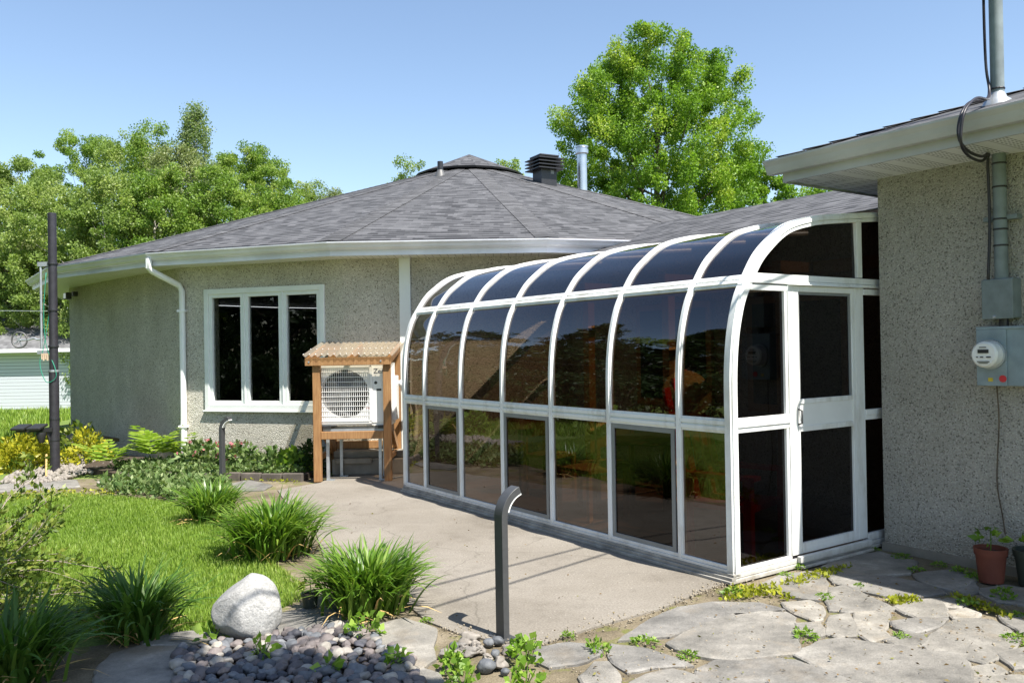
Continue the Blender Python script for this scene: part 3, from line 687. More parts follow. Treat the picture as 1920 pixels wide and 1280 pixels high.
# ------------------------------------------------------------------ local frame of the sunroom: x across, y along it
TH = .6049; OX, OY = 1.4644, 5.6466
cw, sw = math.cos(TH), math.sin(TH)
def loc(w, u, z=0): return (OX + w * cw - u * sw, OY + w * sw + u * cw, z)

# link wing behind the sunroom
hall = empty('link_wing', loc(2.75, 0), 'low shingled wing joining the round house to the right-hand building', 'building wing', TH)
mb = MB(); E0, E1 = -.15 - .0, 7.6      # local x = w-2.75
x0, z0, xr, zr = -.17, 2.80, 1.75, 3.424
for xa, za, xb, zb, o in ((x0, z0, xr, zr, 0), (2 * xr - x0, z0, xr, zr, 9)):
    s = math.hypot(xb - xa, zb - za); mb.add([(xa, E0, za), (xa, E1, za), (xb, E1, zb), (xb, E0, zb)], [(0, 1, 2, 3) if o else (3, 2, 1, 0)], [[(o, 0), (o + E1 - E0, 0), (o + E1 - E0, s), (o, s)] if o else [(o, s), (o + E1 - E0, s), (o + E1 - E0, 0), (o, 0)]])
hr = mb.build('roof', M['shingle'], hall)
MB().box(-.17, -.14, E0, E1, 2.70, 2.79).build('fascia', M['dark_wood'], hall)
MB().box(-.14, .0, E0, E1, 2.70, 2.72).build('soffit', M['dark_wood'], hall)
mb = MB(); mb.box(0, .12, -.04, 5.6, -.05, 2.70)
mb.build('wall', M['stucco'], hall)
MB().box(-.06, -.003, .1, 5.1, 2.28, 2.40).build('beam', M['interior_wood'], hall)
mb = MB()
for y in (.9, 2.6): mb.box(-.05, -.002, y, y + 1.2, .9, 2.1)
mb.build('window', M['interior_wood'], hall)
mb = MB()
for y in (.9, 2.6): mb.box(-.06, -.052, y + .08, y + 1.12, .98, 2.02)
mb.build('pane', M['dark_hole'], hall)

# ------------------------------------------------------------------ sunroom
sr = empty('sunroom', (OX, OY, 0), 'long glass sunroom with curved white ribs and bronze-tinted panes', 'sunroom', TH)
ARCH = [(0, 0), (0, .5), (0, 1.05), (0, 1.22), (.003, 1.4), (.016, 1.56), (.045, 1.73), (.105, 1.92), (.19, 2.06), (.30, 2.21), (.42, 2.315), (.55, 2.405), (.68, 2.465), (.88, 2.515), (1.1, 2.55), (1.75, 2.615), (2.6, 2.69)]
AR = np.array(catmull(ARCH, 5))
def arch_at(z):
    i = np.searchsorted(AR[:, 1], z); i = min(max(i, 1), len(AR) - 1); a, b = AR[i - 1], AR[i]; t = (z - a[1]) / max(1e-9, b[1] - a[1]); return a + (b - a) * t
def arch_pts(z0, z1):
    q = [tuple(arch_at(z0))] + [tuple(p) for p in AR if z0 + .004 < p[1] < z1 - .004] + [tuple(arch_at(z1))]; return q
def offs(pts, d):
    P = np.array(pts); T = np.gradient(P, axis=0); Nn = np.column_stack([T[:, 1], -T[:, 0]]); return P + unit(Nn) * d
def rib(y0, y1, d0, d1, pts, mb):
    A, B = offs(pts, d0), offs(pts, d1); n = len(A); V = []
    for i in range(n): V += [(A[i, 0], y0, A[i, 1]), (A[i, 0], y1, A[i, 1]), (B[i, 0], y1, B[i, 1]), (B[i, 0], y0, B[i, 1])]
    Fq = [(0, 1, 2, 3), (4 * n - 1, 4 * n - 2, 4 * n - 3, 4 * n - 4)]
    for i in range(n - 1):
        for j in range(4): Fq.append((i * 4 + j, i * 4 + (j + 1) % 4, i * 4 + 4 + (j + 1) % 4, i * 4 + 4 + j))
    mb.add(V, Fq); return mb
EB, BB = .489, .759; TS = [0, EB] + [EB + BB * i for i in range(1, 6)] + [2 * EB + 5 * BB]; LEN = TS[-1]
full = arch_pts(.02, 2.69)
for i, t in enumerate(TS):
    mb = MB()
    if i in (0, len(TS) - 1):
        e = 0 if i == 0 else LEN
        s = 1 if i == 0 else -1
        rib(*sorted((e, e + s * .05)), -.012, .06, full, mb); rib(*sorted((e + s * -.012, e + s * .0)), .004, .03, full, mb); rib(*sorted((e + s * .05, e + s * .058)), -.004, .03, full, mb)
        rib(*sorted((e - s * .006, e)), .036, .058, full, mb)
    else:
        rib(t - .025, t + .025, .0, .042, full, mb); rib(t - .014, t + .014, -.010, .001, full, mb)
    mb.build('rib', M['white_frame'], sr, smooth='auto')
def rail(z0, z1, name, extra=True):
    zm = (z0 + z1) / 2
    for i in range(7):
        a, b = TS[i] + (.05 if i == 0 else .03), TS[i + 1] - (.05 if i == 6 else .03); mb = MB()
        rib(a, b, .002, .05, arch_pts(z0, z1), mb); h = (z1 - z0)
        rib(a, b, -.010, .003, arch_pts(z0 + h * .18, z0 + h * .42), mb); rib(a, b, -.008, .003, arch_pts(z0 + h * .58, z0 + h * .84), mb)
        mb.build(name, M['white_frame'], sr)
rail(1.0, 1.10, 'mid_rail'); rail(2.005, 2.085, 'upper_rail')
mb = MB(); mb.box(-.055, .06, -.012, LEN, 0.0, .020); mb.box(-.036, .05, -.012, LEN, .020, .042); mb.box(-.02, .05, -.012, LEN, .042, .062); mb.build('base_track', M['base_grey'], sr, bevel=.003)
mb = MB(); mb.box(-.012, .05, .0, LEN, .062, .082); mb.box(-.004, .05, .0, LEN, .082, .108); mb.build('sill', M['white_frame'], sr, bevel=.003)
for i in range(7):
    a, b = TS[i] + .045, TS[i + 1] - .03
    for z0, z1 in ((.105, 1.002), (1.098, 2.008), (2.08, 2.69)):
        pts = offs(arch_pts(z0, z1), .014); mb = MB(); n = len(pts); V = []
        for q in pts: V += [(q[0], a, q[1]), (q[0], b, q[1])]
        mb.add(V, [(2 * j, 2 * j + 2, 2 * j + 3, 2 * j + 1) for j in range(n - 1)])
        mb.build('pane', M['screened'] if (i in (1, 3, 5) and z0 < .2) else M['tinted'], sr, smooth=True)
    if i in (1, 3, 5):
        mb = MB(); z0, z1 = .11, .998
        mb.box(.002, .0125, a, a + .035, z0, z1); mb.box(.002, .0125, b - .03, b, z0, z1); mb.box(.002, .0125, a + .035, b - .03, z0, z0 + .03); mb.box(.002, .0125, a + .035, b - .03, z1 - .035, z1)
        mb.build('sash', M['grey_sash'], sr)
mb = MB(); mb.box(.06, 2.62, .06, LEN - .06, .0, .03); 
def tiles():
    m, t, b = mat('brown_tiles'); v = coords(t); n = N(t, 'TexBrick'); n.offset = 0; n.inputs['Scale'].default_value = 1; n.inputs['Brick Width'].default_value = .3; n.inputs['Row Height'].default_value = .3; n.inputs['Mortar Size'].default_value = .006
    n.inputs['Color1'].default_value = (.22, .12, .06, 1); n.inputs['Color2'].default_value = (.30, .17, .09, 1); n.inputs['Mortar'].default_value = (.2, .16, .12, 1); t.links.new(v, n.inputs['Vector']); t.links.new(n.outputs[0], b.inputs['Base Color']); b.inputs['Roughness'].default_value = .5; return m
mb.build('floor', tiles(), sr)
# end wall with the door
def endbox(name, boxes, m=M['white_frame'], bevel=.004, parent=sr):
    mb = MB()
    for x0, x1, y0, y1, z0, z1 in boxes: mb.box(x0, x1, y0, y1, z0, z1)
    return mb.build(name, m, parent, bevel=bevel)
endbox('end_post', [(.615, .68, -.006, .05, .09, 2.02), (1.425, 1.50, -.004, .05, .09, 2.02), (1.505, 1.545, .002, .05, .09, 2.02), (1.475, 1.54, .0, .05, 2.10, 2.585)])
endbox('transom', [(.24, 2.6, .0, .05, 2.05, 2.095), (.18, 2.6, -.010, .05, 2.025, 2.047), (.62, 1.50, -.035, .05, 2.020, 2.0245)])
for bx in ([(.062, .615, .0, .05, 1.0, 1.036), (.062, .615, -.008, .05, 1.036, 1.076), (.062, .615, .0, .05, 1.076, 1.10)], [(1.548, 2.6, .0, .05, 1.0, 1.036), (1.548, 2.6, -.006, .05, 1.036, 1.08)], [(.14, .615, .0, .05, 1.975, 2.018)], [(1.548, 2.6, .0, .05, 1.97, 2.015)]): endbox('end_rail', bx)
endbox('end_sill', [(.0, 2.6, -.014, .05, .0, .03), (.06, .615, -.004, .05, .065, .09), (.0, 2.6, -.010, .05, .032, .063), (1.548, 2.6, -.002, .05, .065, .12), (.66, 1.53, -.06, -.016, .0, .02), (.655, 1.53, -.045, -.012, .04, .085)])
endbox('end_stile', [(.585, .612, .002, .045, .09, 1.0), (.585, .612, .002, .045, 1.102, 1.975)])
def quad(name, x0, x1, y, z0, z1, m, parent=sr):
    mb = MB(); mb.add([(x0, y, z0), (x1, y, z0), (x1, y, z1), (x0, y, z1)], [(0, 1, 2, 3)]); return mb.build(name, m, parent)
quad('pane', .05, .59, .024, .085, 1.005, M['screened'])
a_ = [p for p in arch_pts(1.095, 1.98)]; mb = MB(); q_ = offs(a_, .05); mb.add([(p[0], .024, p[1]) for p in q_] + [(.59, .024, 1.98), (.59, .024, 1.095)], [tuple(range(len(q_) + 2))]); mb.build('pane', M['screened'], sr)
a_ = arch_pts(2.09, 2.607); q_ = offs(a_, .05); q_ = [p for p in q_ if p[0] < 1.48]; mb = MB(); mb.add([(p[0], .024, p[1]) for p in q_] + [(1.48, .024, 2.09)], [tuple(range(len(q_) + 1))]); mb.build('pane', M['screened'], sr)
quad('pane', 1.535, 2.6, .024, 2.09, 2.6, M['screened']); quad('pane', 1.54, 2.6, .024, .115, 1.003, M['screened']); quad('pane', 1.54, 2.6, .024, 1.075, 1.975, M['screened'])
door = bpy.data.objects.new('door', None); link(door, sr); door.location = (.68, 0, 0)
endbox('door_frame', [(.002, .055, -.004, .034, .09, 2.018), (.700, .743, -.004, .034, .09, 2.018), (.055, .70, -.004, .034, .09, .165), (.055, .70, -.004, .034, 1.975, 2.018), (.055, .70, -.004, .034, .965, 1.005), (.055, .70, -.004, .034, 1.165, 1.20)], parent=door)
endbox('kick_panel', [(.055, .70, .004, .028, 1.005, 1.165)], M['white'], .002, door)
quad('pane', .055, .70, .016, .165, .965, M['screened'], door); quad('pane', .055, .70, .016, 1.20, 1.975, M['screened'], door)
endbox('inner_frame', [(.055, .075, .006, .024, 1.2, 1.975), (.68, .70, .006, .024, 1.2, 1.975), (.075, .68, .006, .024, 1.955, 1.975)], M['grey_sash'], 0, door)
mb = MB(); mb.tube([(.03, -.004, 1.02), (.03, -.035, 1.03), (.03, -.035, 1.12), (.03, -.004, 1.13)], .007, 8); mb.build('handle', M['fan'], door, smooth=True)
# interior
def inner(name, w, u, z, label, cat, rz=0): return empty(name, loc(w, u, z), label, cat, TH + rz)
c = inner('armchair', .60, .50, .03, 'red painted slatted armchair inside the sunroom beside the near corner', 'chair', R(15))
MB().box(-.28, .28, -.26, .26, .36, .40).build('seat', M['red'], c)
for x in (-.26, -.13, 0, .13, .26):
    mb = MB(); mb.bar((x, .24, .38), (x * 1.05, .42, 1.38 - abs(x) * .5), .09, .02, (0, 1, 0)); mb.build('back_slat', M['red'], c)
for x in (-.30, .30):
    MB().box(x - .03, x + .03, -.28, -.22, 0, .6).build('leg', M['red'], c); MB().box(x - .03, x + .03, .2, .26, 0, .6).build('leg', M['red'], c); MB().box(x - .06, x + .06, -.32, .34, .6, .63).build('armrest', M['red'], c)
h = inner('straw_hat', .42, .80, 1.22, 'straw hat hanging on the back of the red armchair', 'hat'); 
MB().lathe([(.20, 0), (.19, .012), (.10, .03), (.095, .09), (.06, .13), (.005, .14)], 24).build('brim', M['straw'], h, smooth=True); h.rotation_euler = (R(70), 0, TH + R(-30))
c = inner('round_table', 1.15, 1.75, .03, 'round dark wooden table in the middle of the sunroom', 'table')
MB().lathe([(.5, .70), (.52, .715), (.5, .73)], 32).build('table_top', M['dark_wood'], c); MB().lathe([(.22, 0), (.2, .03), (.05, .06), (.05, .70)], 16).build('pedestal', M['dark_wood'], c)
for u, rz, lb in ((2.45, 170, 'wooden dining chair behind the round table in the sunroom'), (3.35, 20, 'wooden dining chair near the far end of the sunroom')):
    c = inner('dining_chair', 1.0, u, .03, lb, 'chair', R(rz)); MB().box(-.21, .21, -.2, .2, .42, .45).build('seat', M['interior_wood'], c)
    for x in (-.19, .19):
        for y in (-.18, .18): MB().box(x - .02, x + .02, y - .02, y + .02, 0, .42 if y < 0 else .95).build('leg', M['interior_wood'], c)
    MB().box(-.17, .17, .17, .19, .62, .9).build('backrest', M['interior_wood'], c)
c = inner('side_table', .62, 2.2, .03, 'low wooden side table just inside the sunroom glass', 'table')
MB().box(-.25, .25, -.25, .25, .44, .47).build('table_top', M['interior_wood'], c)
for x in (-.22, .22):
    for y in (-.22, .22): MB().box(x - .02, x + .02, y - .02, y + .02, 0, .44).build('leg', M['interior_wood'], c)
c = inner('table_lamp', .75, 3.55, .03, 'slim standing lamp with an orange conical shade in the sunroom', 'lamp')
MB().lathe([(.13, 0), (.12, .02), (.015, .03), (.015, .75)], 16).build('stand', M['dark_wood'], c); MB().lathe([(.17, .72), (.16, .72), (.02, 1.0)], 24).build('lamp_shade', M['interior_wood'], c)
for u in (1.25, 2.75, 4.1):
    c = inner('timber_post', 2.2, u, .03, {1.25: 'timber post at the near end inside the sunroom', 2.75: 'timber post halfway along inside the sunroom', 4.1: 'timber post at the far end inside the sunroom'}[u], 'post')
    MB().box(-.05, .05, -.05, .05, 0, 2.25).build('shaft', M['interior_wood'], c); MB().box(-.09, .4, -.05, .05, 2.25, 2.35).build('bracket', M['interior_wood'], c)

# ------------------------------------------------------------------ right-hand building
rb = empty('stucco_building', loc(1.67, 0), 'grey pebbledash building with a white eave at the right edge', 'building', TH)
mb = MB(); ya, yb = -9.0, -.06
mb.add([(0, yb, -.1), (0, ya, -.1), (0, ya, 2.9), (0, yb, 2.9), (8, yb, -.1), (8, yb, 2.9), (8, ya, -.1), (8, ya, 2.9)], [(0, 1, 2, 3), (4, 0, 3, 5), (1, 6, 7, 2), (6, 4, 5, 7)])
mb.build('wall', M['stucco_grey'], rb)
MB().box(-.02, .25, -9, -.05, -.1, .05).build('footing', M['old_concrete'], rb)
ov = .58; ue = .36
mb = MB()
mb.add([(-ov, ya, 2.872), (0.0, ya, 2.872), (0.0, yb, 2.872), (-ov, ue, 2.872)], [(0, 3, 2, 1)], [[(ya, 0), (ue, 0), (yb, ov), (ya, ov)]])
mb.add([(-ov, ue, 2.872), (0, yb, 2.872), (8, yb, 2.872), (8, ue, 2.872)], [(0, 3, 2, 1)], [[(-ov + 20, 0), (28, 0), (28, .42), (20, .42)]])
mb.build('soffit', M['soffit_holes'], rb)
mb = MB(); mb.box(-ov - .02, -ov, ya, ue, 2.86, 3.02); mb.box(-ov, 8, ue, ue + .02, 2.86, 3.02); mb.build('fascia', M['gutter_dull'], rb)
prof = [(-.022, 2.925), (-.085, 2.925), (-.10, 2.95), (-.115, 2.985), (-.14, 3.015), (-.142, 3.03), (-.13, 3.03), (-.125, 3.015), (-.022, 2.95)]
mb = MB(); V = [(-ov + x, y, z) for y in (ya, ue + .10) for x, z in prof]; n = len(prof)
mb.add(V, [(i, (i + 1) % n, n + (i + 1) % n, n + i) for i in range(n)] + [tuple(range(n)), tuple(range(n, 2 * n))]); mb.build('gutter', M['gutter_dull'], rb)
mb = MB(); x0, zb = -ov - .05, 3.045; sl = .326; Rr = 4.8; ue2 = ue + .05
s = math.hypot(1, sl)
mb.add([(x0, ya, zb), (x0, ue2, zb), (x0 + Rr, ue2 - Rr, zb + sl * Rr), (x0 + Rr, ya, zb + sl * Rr)], [(3, 2, 1, 0)], [[(0, Rr * s), (ue2 - Rr - ya, Rr * s), (ue2 - ya, 0), (0, 0)]])
mb.add([(x0, ue2, zb), (x0 + 2 * Rr, ue2, zb), (x0 + Rr, ue2 - Rr, zb + sl * Rr)], [(0, 1, 2)], [[(40, 0), (40 + 2 * Rr, 0), (40 + Rr, Rr * s)]])
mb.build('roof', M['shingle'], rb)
mb = MB(); mb.box(x0, x0 + .03, ya, ue2, zb - .025, zb - .003); mb.build('shingle_edge', M['black_metal'], rb)
mb = MB()
for i in range(34):                                       # cap along the hip, course by course
    a, b = i * .14, i * .14 + .15
    for sg in (0, 1):
        o = (.11, 0) if sg == 0 else (0, -.11)
        q = lambda t, dx, dy, up: (x0 + t + dx, ue2 - t + dy, zb + sl * (t + (dx if sg == 0 else 0) * 0) + up)
        mb.add([q(a, 0, 0, .022), q(a, .0 + (.13 if sg else 0), (0 if sg else -.13), .016 + (sl * .0)), q(b, (.13 if sg else 0), (0 if sg else -.13), .006), q(b, 0, 0, .012)], [(0, 1, 2, 3)], [[(sg, a), (sg + .13, a), (sg + .13, b), (sg, b)]])
mb.build('hip_cap', M['shingle'], rb)

# service mast, boxes and cables on that wall
def wl(w, u, z): return loc(w, u, z)
ms = empty('service_mast', wl(1.60, -1.0, 2.02), 'grey steel electric service mast rising through the eave of the stucco building', 'mast', TH)
MB().lathe([(.043, 0), (.043, 3.2)], 20).build('pipe', M['conduit'], ms, smooth='auto')
MB().lathe([(.05, 3.2), (.055, 3.26), (.02, 3.32)], 16).build('weather_head', M['conduit'], ms, smooth='auto')
MB().lathe([(.11, 1.16), (.085, 1.215), (.058, 1.235), (.046, 1.27)], 20).build('flashing', M['galv'], ms, smooth='auto')
for z in (.22, .33, .40, .62, .78, .86, 1.29, 2.3): MB().lathe([(.046, z), (.048, z + .006), (.046, z + .012)], 16).build('strap', M['black_metal'], ms)
mb = MB(); mb.box(-.005, .07, -.11, .11, .40, .43); mb.build('wall_bracket', M['conduit'], ms)
cb = empty('drip_cables', wl(1.55, -1.0, 2.9), 'two black cables looping round the gutter beside the service mast', 'cable', TH)
for dx, dy in ((0, 0), (.03, .035)):
    P_ = catmull([(0, .05, 2.4), (.0, .055, 1.2), (.0, .05, .62), (-.0, .03, .42), (-.15, -.02 - dy * .4, .31), (-.45, -.07 - dy, .235 + dx * .5), (-.62 - dx, -.10 - dy, .14), (-.655 - dx, -.09 - dy, .03), (-.63 - dx, -.09 - dy * .6, -.05 - dx), (-.45, -.055, -.085 - dx), (-.2, -.01, -.075 - dx), (-.03, .03, -.03), (.0, .05, -.10), (.01, .05, -.5), (.0, .065, -.9)], 6)
    MB().tube(P_, .0095, 8).build('cable', M['purple_cable'], cb, smooth=True)
dis = empty('disconnect_box', wl(1.67, -1.0, 1.73), 'plain grey metal disconnect box above the electricity meter', 'electrical box', TH)
MB().box(-.12, 0, -.095, .10, .02, .29).build('body', M['conduit'], dis, bevel=.006); MB().box(-.135, -.121, -.10, .105, .015, .285).build('cover', M['conduit'], dis, bevel=.006)
MB().lathe([(.012, -.01), (.012, .01)], 12, (-.13, .02, .03), 'y').build('latch', M['galv'], dis)
MB().tube([(-.05, .0, -.05), (-.05, .0, .02)], .03, 12).build('nipple', M['black_metal'], dis)
me_ = empty('meter_box', wl(1.67, -1.0, 1.29), 'blue-grey electricity meter box with a round glass meter on the stucco wall', 'meter', TH)
MB().box(-.11, 0, -.17, .15, 0, .40).build('body', M['meter_box'], me_, bevel=.008)
MB().box(-.122, -.112, -.045, .153, .0, .385).build('cover', M['meter_box'], me_, bevel=.004); MB().box(-.12, 0, -.175, .155, .385, .405).build('lid', M['meter_box'], me_, bevel=.004)
MB().lathe([(.10, -.122), (.10, -.15)], 32, (0, .05, .215), 'x').build('collar', M['galv'], me_, smooth='auto')
mt = MB().lathe([(.088, -.150), (.088, -.22), (.075, -.235), (.0, -.236)], 32, (0, .05, .215), 'x', cap=False).build('meter', M['casing'], me_, smooth='auto')
MB().box(-.242, -.237, .015, .085, .225, .25).build('display', M['black_metal'], mt)
mb = MB(); 
for i, (y0, y1) in enumerate(((.0, .03), (.05, .07), (.085, .095))): mb.box(-.242, -.237, y0, y1, .195, .202)
mb.box(-.242, -.237, .01, .09, .165, .170); mb.box(-.242, -.237, .02, .08, .155, .159); mb.box(-.242, -.237, .03, .075, .262, .267); mb.build('markings', M['black_metal'], mt)
MB().lathe([(.024, -.122), (.024, -.125)], 20, (0, -.02, .05), 'x').build('sticker', M['sticker_red'], me_); MB().box(-.126, -.122, .045, .075, .03, .055).build('seal_tag', M['sticker_yellow'], me_)
mb = MB(); mb.tube(catmull([(-.04, .06, 0), (-.03, .055, -.25), (-.02, .075, -.5), (-.02, .08, -.7), (-.02, .05, -.9), (-.03, .03, -1.02)], 5), .005, 6); mb.build('ground_wire', M['bark'], me_)
# overhead cables (their shadows cross the patio)
for nm, z0, dr, lb in (('a', 4.32, (.7416, .6708), 'upper overhead service cable tied to the mast'), ('b', 4.02, (.697, .717), 'lower overhead service cable tied to the mast')):
    p0 = wl(1.60, -1.0, z0); P_ = [(p0[0] - dr[0] * s, p0[1] - dr[1] * s, z0 + .0 * s - .0006 * s * (30 - s)) for s in np.linspace(0, 28, 24)]
    mb = MB(); mb.tube(P_, .013, 6); tag(mb.build('overhead_cable', M['purple_cable'], smooth=True), lb, 'cable')

# ------------------------------------------------------------------ heat pump and its shelter
hp = empty('heat_pump', (-1.96, 10.42, .68), 'white outdoor heat pump with a round fan grille under a timber shelter', 'heat pump')
x0, x1, zt_ = -.45, .45, .765
cx_, cz_, rr_ = -.13, .39, .30
mb = MB(); mb.box(x0, x1, .03, .36, 0, zt_)
mb = MB(); mb.add([(x0, .015, 0), (x1, .015, 0), (x1, .36, 0), (x0, .36, 0), (x0, .015, zt_), (x1, .015, zt_), (x1, .36, zt_), (x0, .36, zt_)], [(0, 3, 2, 1), (4, 5, 6, 7), (1, 2, 6, 5), (2, 3, 7, 6), (3, 0, 4, 7)])
n = 48; C_ = [(cx_ + rr_ * math.cos(2 * math.pi * k / n), .015, cz_ + rr_ * math.sin(2 * math.pi * k / n)) for k in range(n)]
def sq(k):
    a = 2 * math.pi * k / n; c_, s_ = math.cos(a), math.sin(a); f_ = []
    if c_ > 1e-9: f_.append((x1 - cx_) / c_)
    if c_ < -1e-9: f_.append((x0 - cx_) / c_)
    if s_ > 1e-9: f_.append((zt_ - cz_) / s_)
    if s_ < -1e-9: f_.append((0 - cz_) / s_)
    q = min(f_); return (cx_ + q * c_, .015, cz_ + q * s_)
ang0 = sorted(set([2 * math.pi * k / n for k in range(n)]))
D_ = [sq(k) for k in range(n)]
mb.add(C_ + D_, [(k, (k + 1) % n, n + (k + 1) % n, n + k) for k in range(n)])
for cxn, czn in ((x0, 0), (x1, 0), (x1, zt_), (x0, zt_)):  # corner fillers
    a = math.atan2(czn - cz_, cxn - cx_) % (2 * math.pi); k = int(a / (2 * math.pi) * n); mb.add([D_[k], (cxn, .015, czn), D_[(k + 1) % n]], [(0, 1, 2)])
mb.add([(c[0], c[1] , c[2]) for c in C_] + [(c[0], .2, c[2]) for c in C_], [(k, (k + 1) % n, n + (k + 1) % n, n + k) for k in range(n)])
mb.build('casing', M['casing'], hp)
mb = MB(); mb.lathe([(rr_, .2), (.001, .2)], 32, (cx_, 0, cz_), 'y'); mb.build('fan_shroud', M['dark_hole'], hp)
mb = MB()
for k in range(3):
    a = 2.1 * k + .4
    P_ = [(cx_ + r2 * math.cos(a + da), y2, cz_ + r2 * math.sin(a + da)) for r2, da, y2 in ((.05, 0, .12), (.27, -.25, .10), (.28, .25, .13), (.2, .62, .17), (.06, .7, .17))]
    mb.add(P_, [(0, 1, 2, 3, 4)])
fan = mb.build('fan', M['fan'], hp); so = fan.modifiers.new('thickness', 'SOLIDIFY'); so.thickness = .006
MB().lathe([(.06, .09), (.06, .16)], 20, (cx_, 0, cz_), 'y').build('hub', M['fan'], fan)
mb = MB(); gx0, gx1, gz0, gz1 = cx_ - .315, cx_ + .315, cz_ - .33, cz_ + .33
for i in range(26):
    x = gx0 + (gx1 - gx0) * i / 25; mb.box(x - .0024, x + .0024, -.012, -.006, gz0, gz1)
for i in range(12):
    z = gz0 + (gz1 - gz0) * i / 11; mb.box(gx0, gx1, -.018, -.0125, z - .0030, z + .0030)
mb.build('grille', M['casing'], hp)
mb = MB(); e = .012
for a, b in (((gx0 - .02, gz0 - .02), (gx1 + .02, gz0 - .02)), ((gx1 + .02, gz0 - .02), (gx1 + .02, gz1 + .02)), ((gx1 + .02, gz1 + .02), (gx0 - .02, gz1 + .02)), ((gx0 - .02, gz1 + .02), (gx0 - .02, gz0 - .02))):
    mb.bar((a[0], 0, a[1]), (b[0], 0, b[1]), .03, .014, (0, 1, 0) if a[1] == b[1] else (0, 1, 0))
mb.build('grille_frame', M['casing'], hp)
MB().box(.215, .42, .004, .0145, .03, .72).build('side_panel', M['casing'], hp, bevel=.006)
MB().box(x1, x1 + .05, .10, .34, .05, .60).build('valve_cover', M['casing'], hp, bevel=.008)
for x in (-.35, .30): MB().box(x - .05, x + .05, -.01, .37, -.04, -.001).build('foot', M['plastic_black'], hp)
def text(body, size, loc_, rx, m, parent, name='lettering'):
    cu = bpy.data.curves.new(name, 'FONT'); cu.body = body; cu.size = size; cu.extrude = .0005
    o = bpy.data.objects.new(name, cu); link(o); dg = bpy.context.evaluated_depsgraph_get()
    me = bpy.data.meshes.new_from_object(o.evaluated_get(dg)); bpy.data.objects.remove(o)
    o = bpy.data.objects.new(name, me); me.materials.clear(); me.materials.append(m); link(o, parent); o.location = loc_; o.rotation_euler = rx; return o
text('Zen', .085, (.235, .002, .64), (math.pi / 2, 0, 0), M['text'], hp)
MB().box(.235, .36, .0005, .0035, .585, .61).build('badge', M['sticker_red'], hp).scale = (.6, 1, .35)
MB().box(.235, .33, .0005, .0035, .47, .55).build('rating_plate', M['white'], hp); MB().lathe([(.02, -.001), (.02, .0004)], 16, (.262, 0, .525), 'y').build('emblem', M['black_metal'], hp); MB().box(.27, .33, .0003, .0036, .425, .45).build('barcode', M['black_metal'], hp)
sh = empty('timber_shelter', (-1.96, 10.75, 0), 'cedar post shelter with a corrugated plastic roof over the heat pump', 'shelter')
Y0, Y1 = -.43, .55
def lum(name, x0, x1, y0, y1, z0, z1, m=M['wood']):
    return MB().box(x0, x1, y0, y1, z0, z1).build(name, m, sh, bevel=.005)
lum('post', -.50, -.41, Y0, Y0 + .09, 0, 1.425); lum('post', .365, .455, Y0, Y0 + .09, 0, 1.425); lum('post', -.50, -.41, Y1 - .09, Y1, 0, 1.60); lum('post', .365, .455, Y1 - .09, Y1, 0, 1.60)
lum('front_beam', -.58, .475, Y0 - .04, Y0 - .002, 1.427, 1.525); lum('back_beam', -.56, .475, Y1, Y1 + .04, 1.61, 1.70)
for x in (-.56, .44): mb = MB(); mb.bar((x, Y0, 1.475), (x, Y1, 1.645), .038, .095); mb.build('side_beam', M['wood'], sh)
mb = MB(); mb.bar((-.06, Y0, 1.475), (-.06, Y1, 1.645), .038, .09); mb.build('rafter', M['wood'], sh)
lum('crossbar', -.408, .363, Y0 + .02, Y0 + .06, .52, .615); lum('back_rail', -.408, .363, Y1 - .07, Y1 - .03, .30, .40)
for x in (-.47, .41):
    lum('side_rail', x - .02, x + .02, Y0 + .092, Y1 - .092, .24, .31)
    mb = MB(); mb.bar((x, Y0 + .06, .80), (x, Y1 - .1, .30), .038, .09); mb.build('brace', M['wood'], sh)
mb = MB(); n = 96; rows = []
for i in range(n + 1):
    x = -.60 + 1.13 * i / n; dz = .014 * math.cos(2 * math.pi * i / n * 15); rows.append((x, dz))
V = [(x, Y0 - .07 + (Y1 - Y0 + .16) * j, 1.548 + .185 * j + dz) for j in (0, .28, .6, 1) for x, dz in rows]; m_ = n + 1
mb.add(V, [(j * m_ + i, j * m_ + i + 1, (j + 1) * m_ + i + 1, (j + 1) * m_ + i) for j in range(3) for i in range(n)]); mb.build('corrugated_roof', M['poly'], sh, smooth=True)
mb = MB()
for y, k in ((Y0 - .03, .04), (Y0 + .30, .38), (Y1, .92)):
    for i in range(15): MB().lathe([(.007, 0), (.006, .004), (.001, .006)], 8, (-.60 + 1.13 * i / 15, Y0 - .07 + (Y1 - Y0 + .16) * k, 1.563 + .185 * k)).build('screw_cap', M['clear_white'], sh)
pass
for x in (-.53, .35): MB().lathe([(.011, Y0 - .048), (.011, Y0 - .04)], 10, (x, 0, 1.475), 'y').build('bolt', M['galv'], sh)
st = empty('pump_stand', (-1.96, 10.46, 0), 'aluminium bracket stand carrying the heat pump', 'stand')
for x, y in ((-.35, .0), (.30, .0), (-.25, .33), (.30, .33)): MB().box(x - .018, x + .018, y - .018, y + .018, 0, .60).build('leg', M['galv'], st); MB().box(x - .02, x + .08, y - .03, y + .03, 0, .012).build('foot', M['galv'], st)
MB().box(-.40, .36, -.03, .03, .60, .638).build('rail', M['galv'], st); MB().box(-.40, .36, .30, .36, .60, .638).build('rail', M['galv'], st)
stp = empty('concrete_step', (-1.96, 11.0, 0), 'old concrete steps behind the timber shelter', 'step')
MB().box(-.40, .62, -.10, .30, 0, .20).build('riser', M['old_concrete'], stp, bevel=.012); MB().box(-.34, .12, -.16, -.101, .15, .215).build('tread', M['old_concrete'], stp, bevel=.01); MB().box(-.40, .62, -.0, .30, .205, .29).build('landing', M['old_concrete'], stp, bevel=.012)
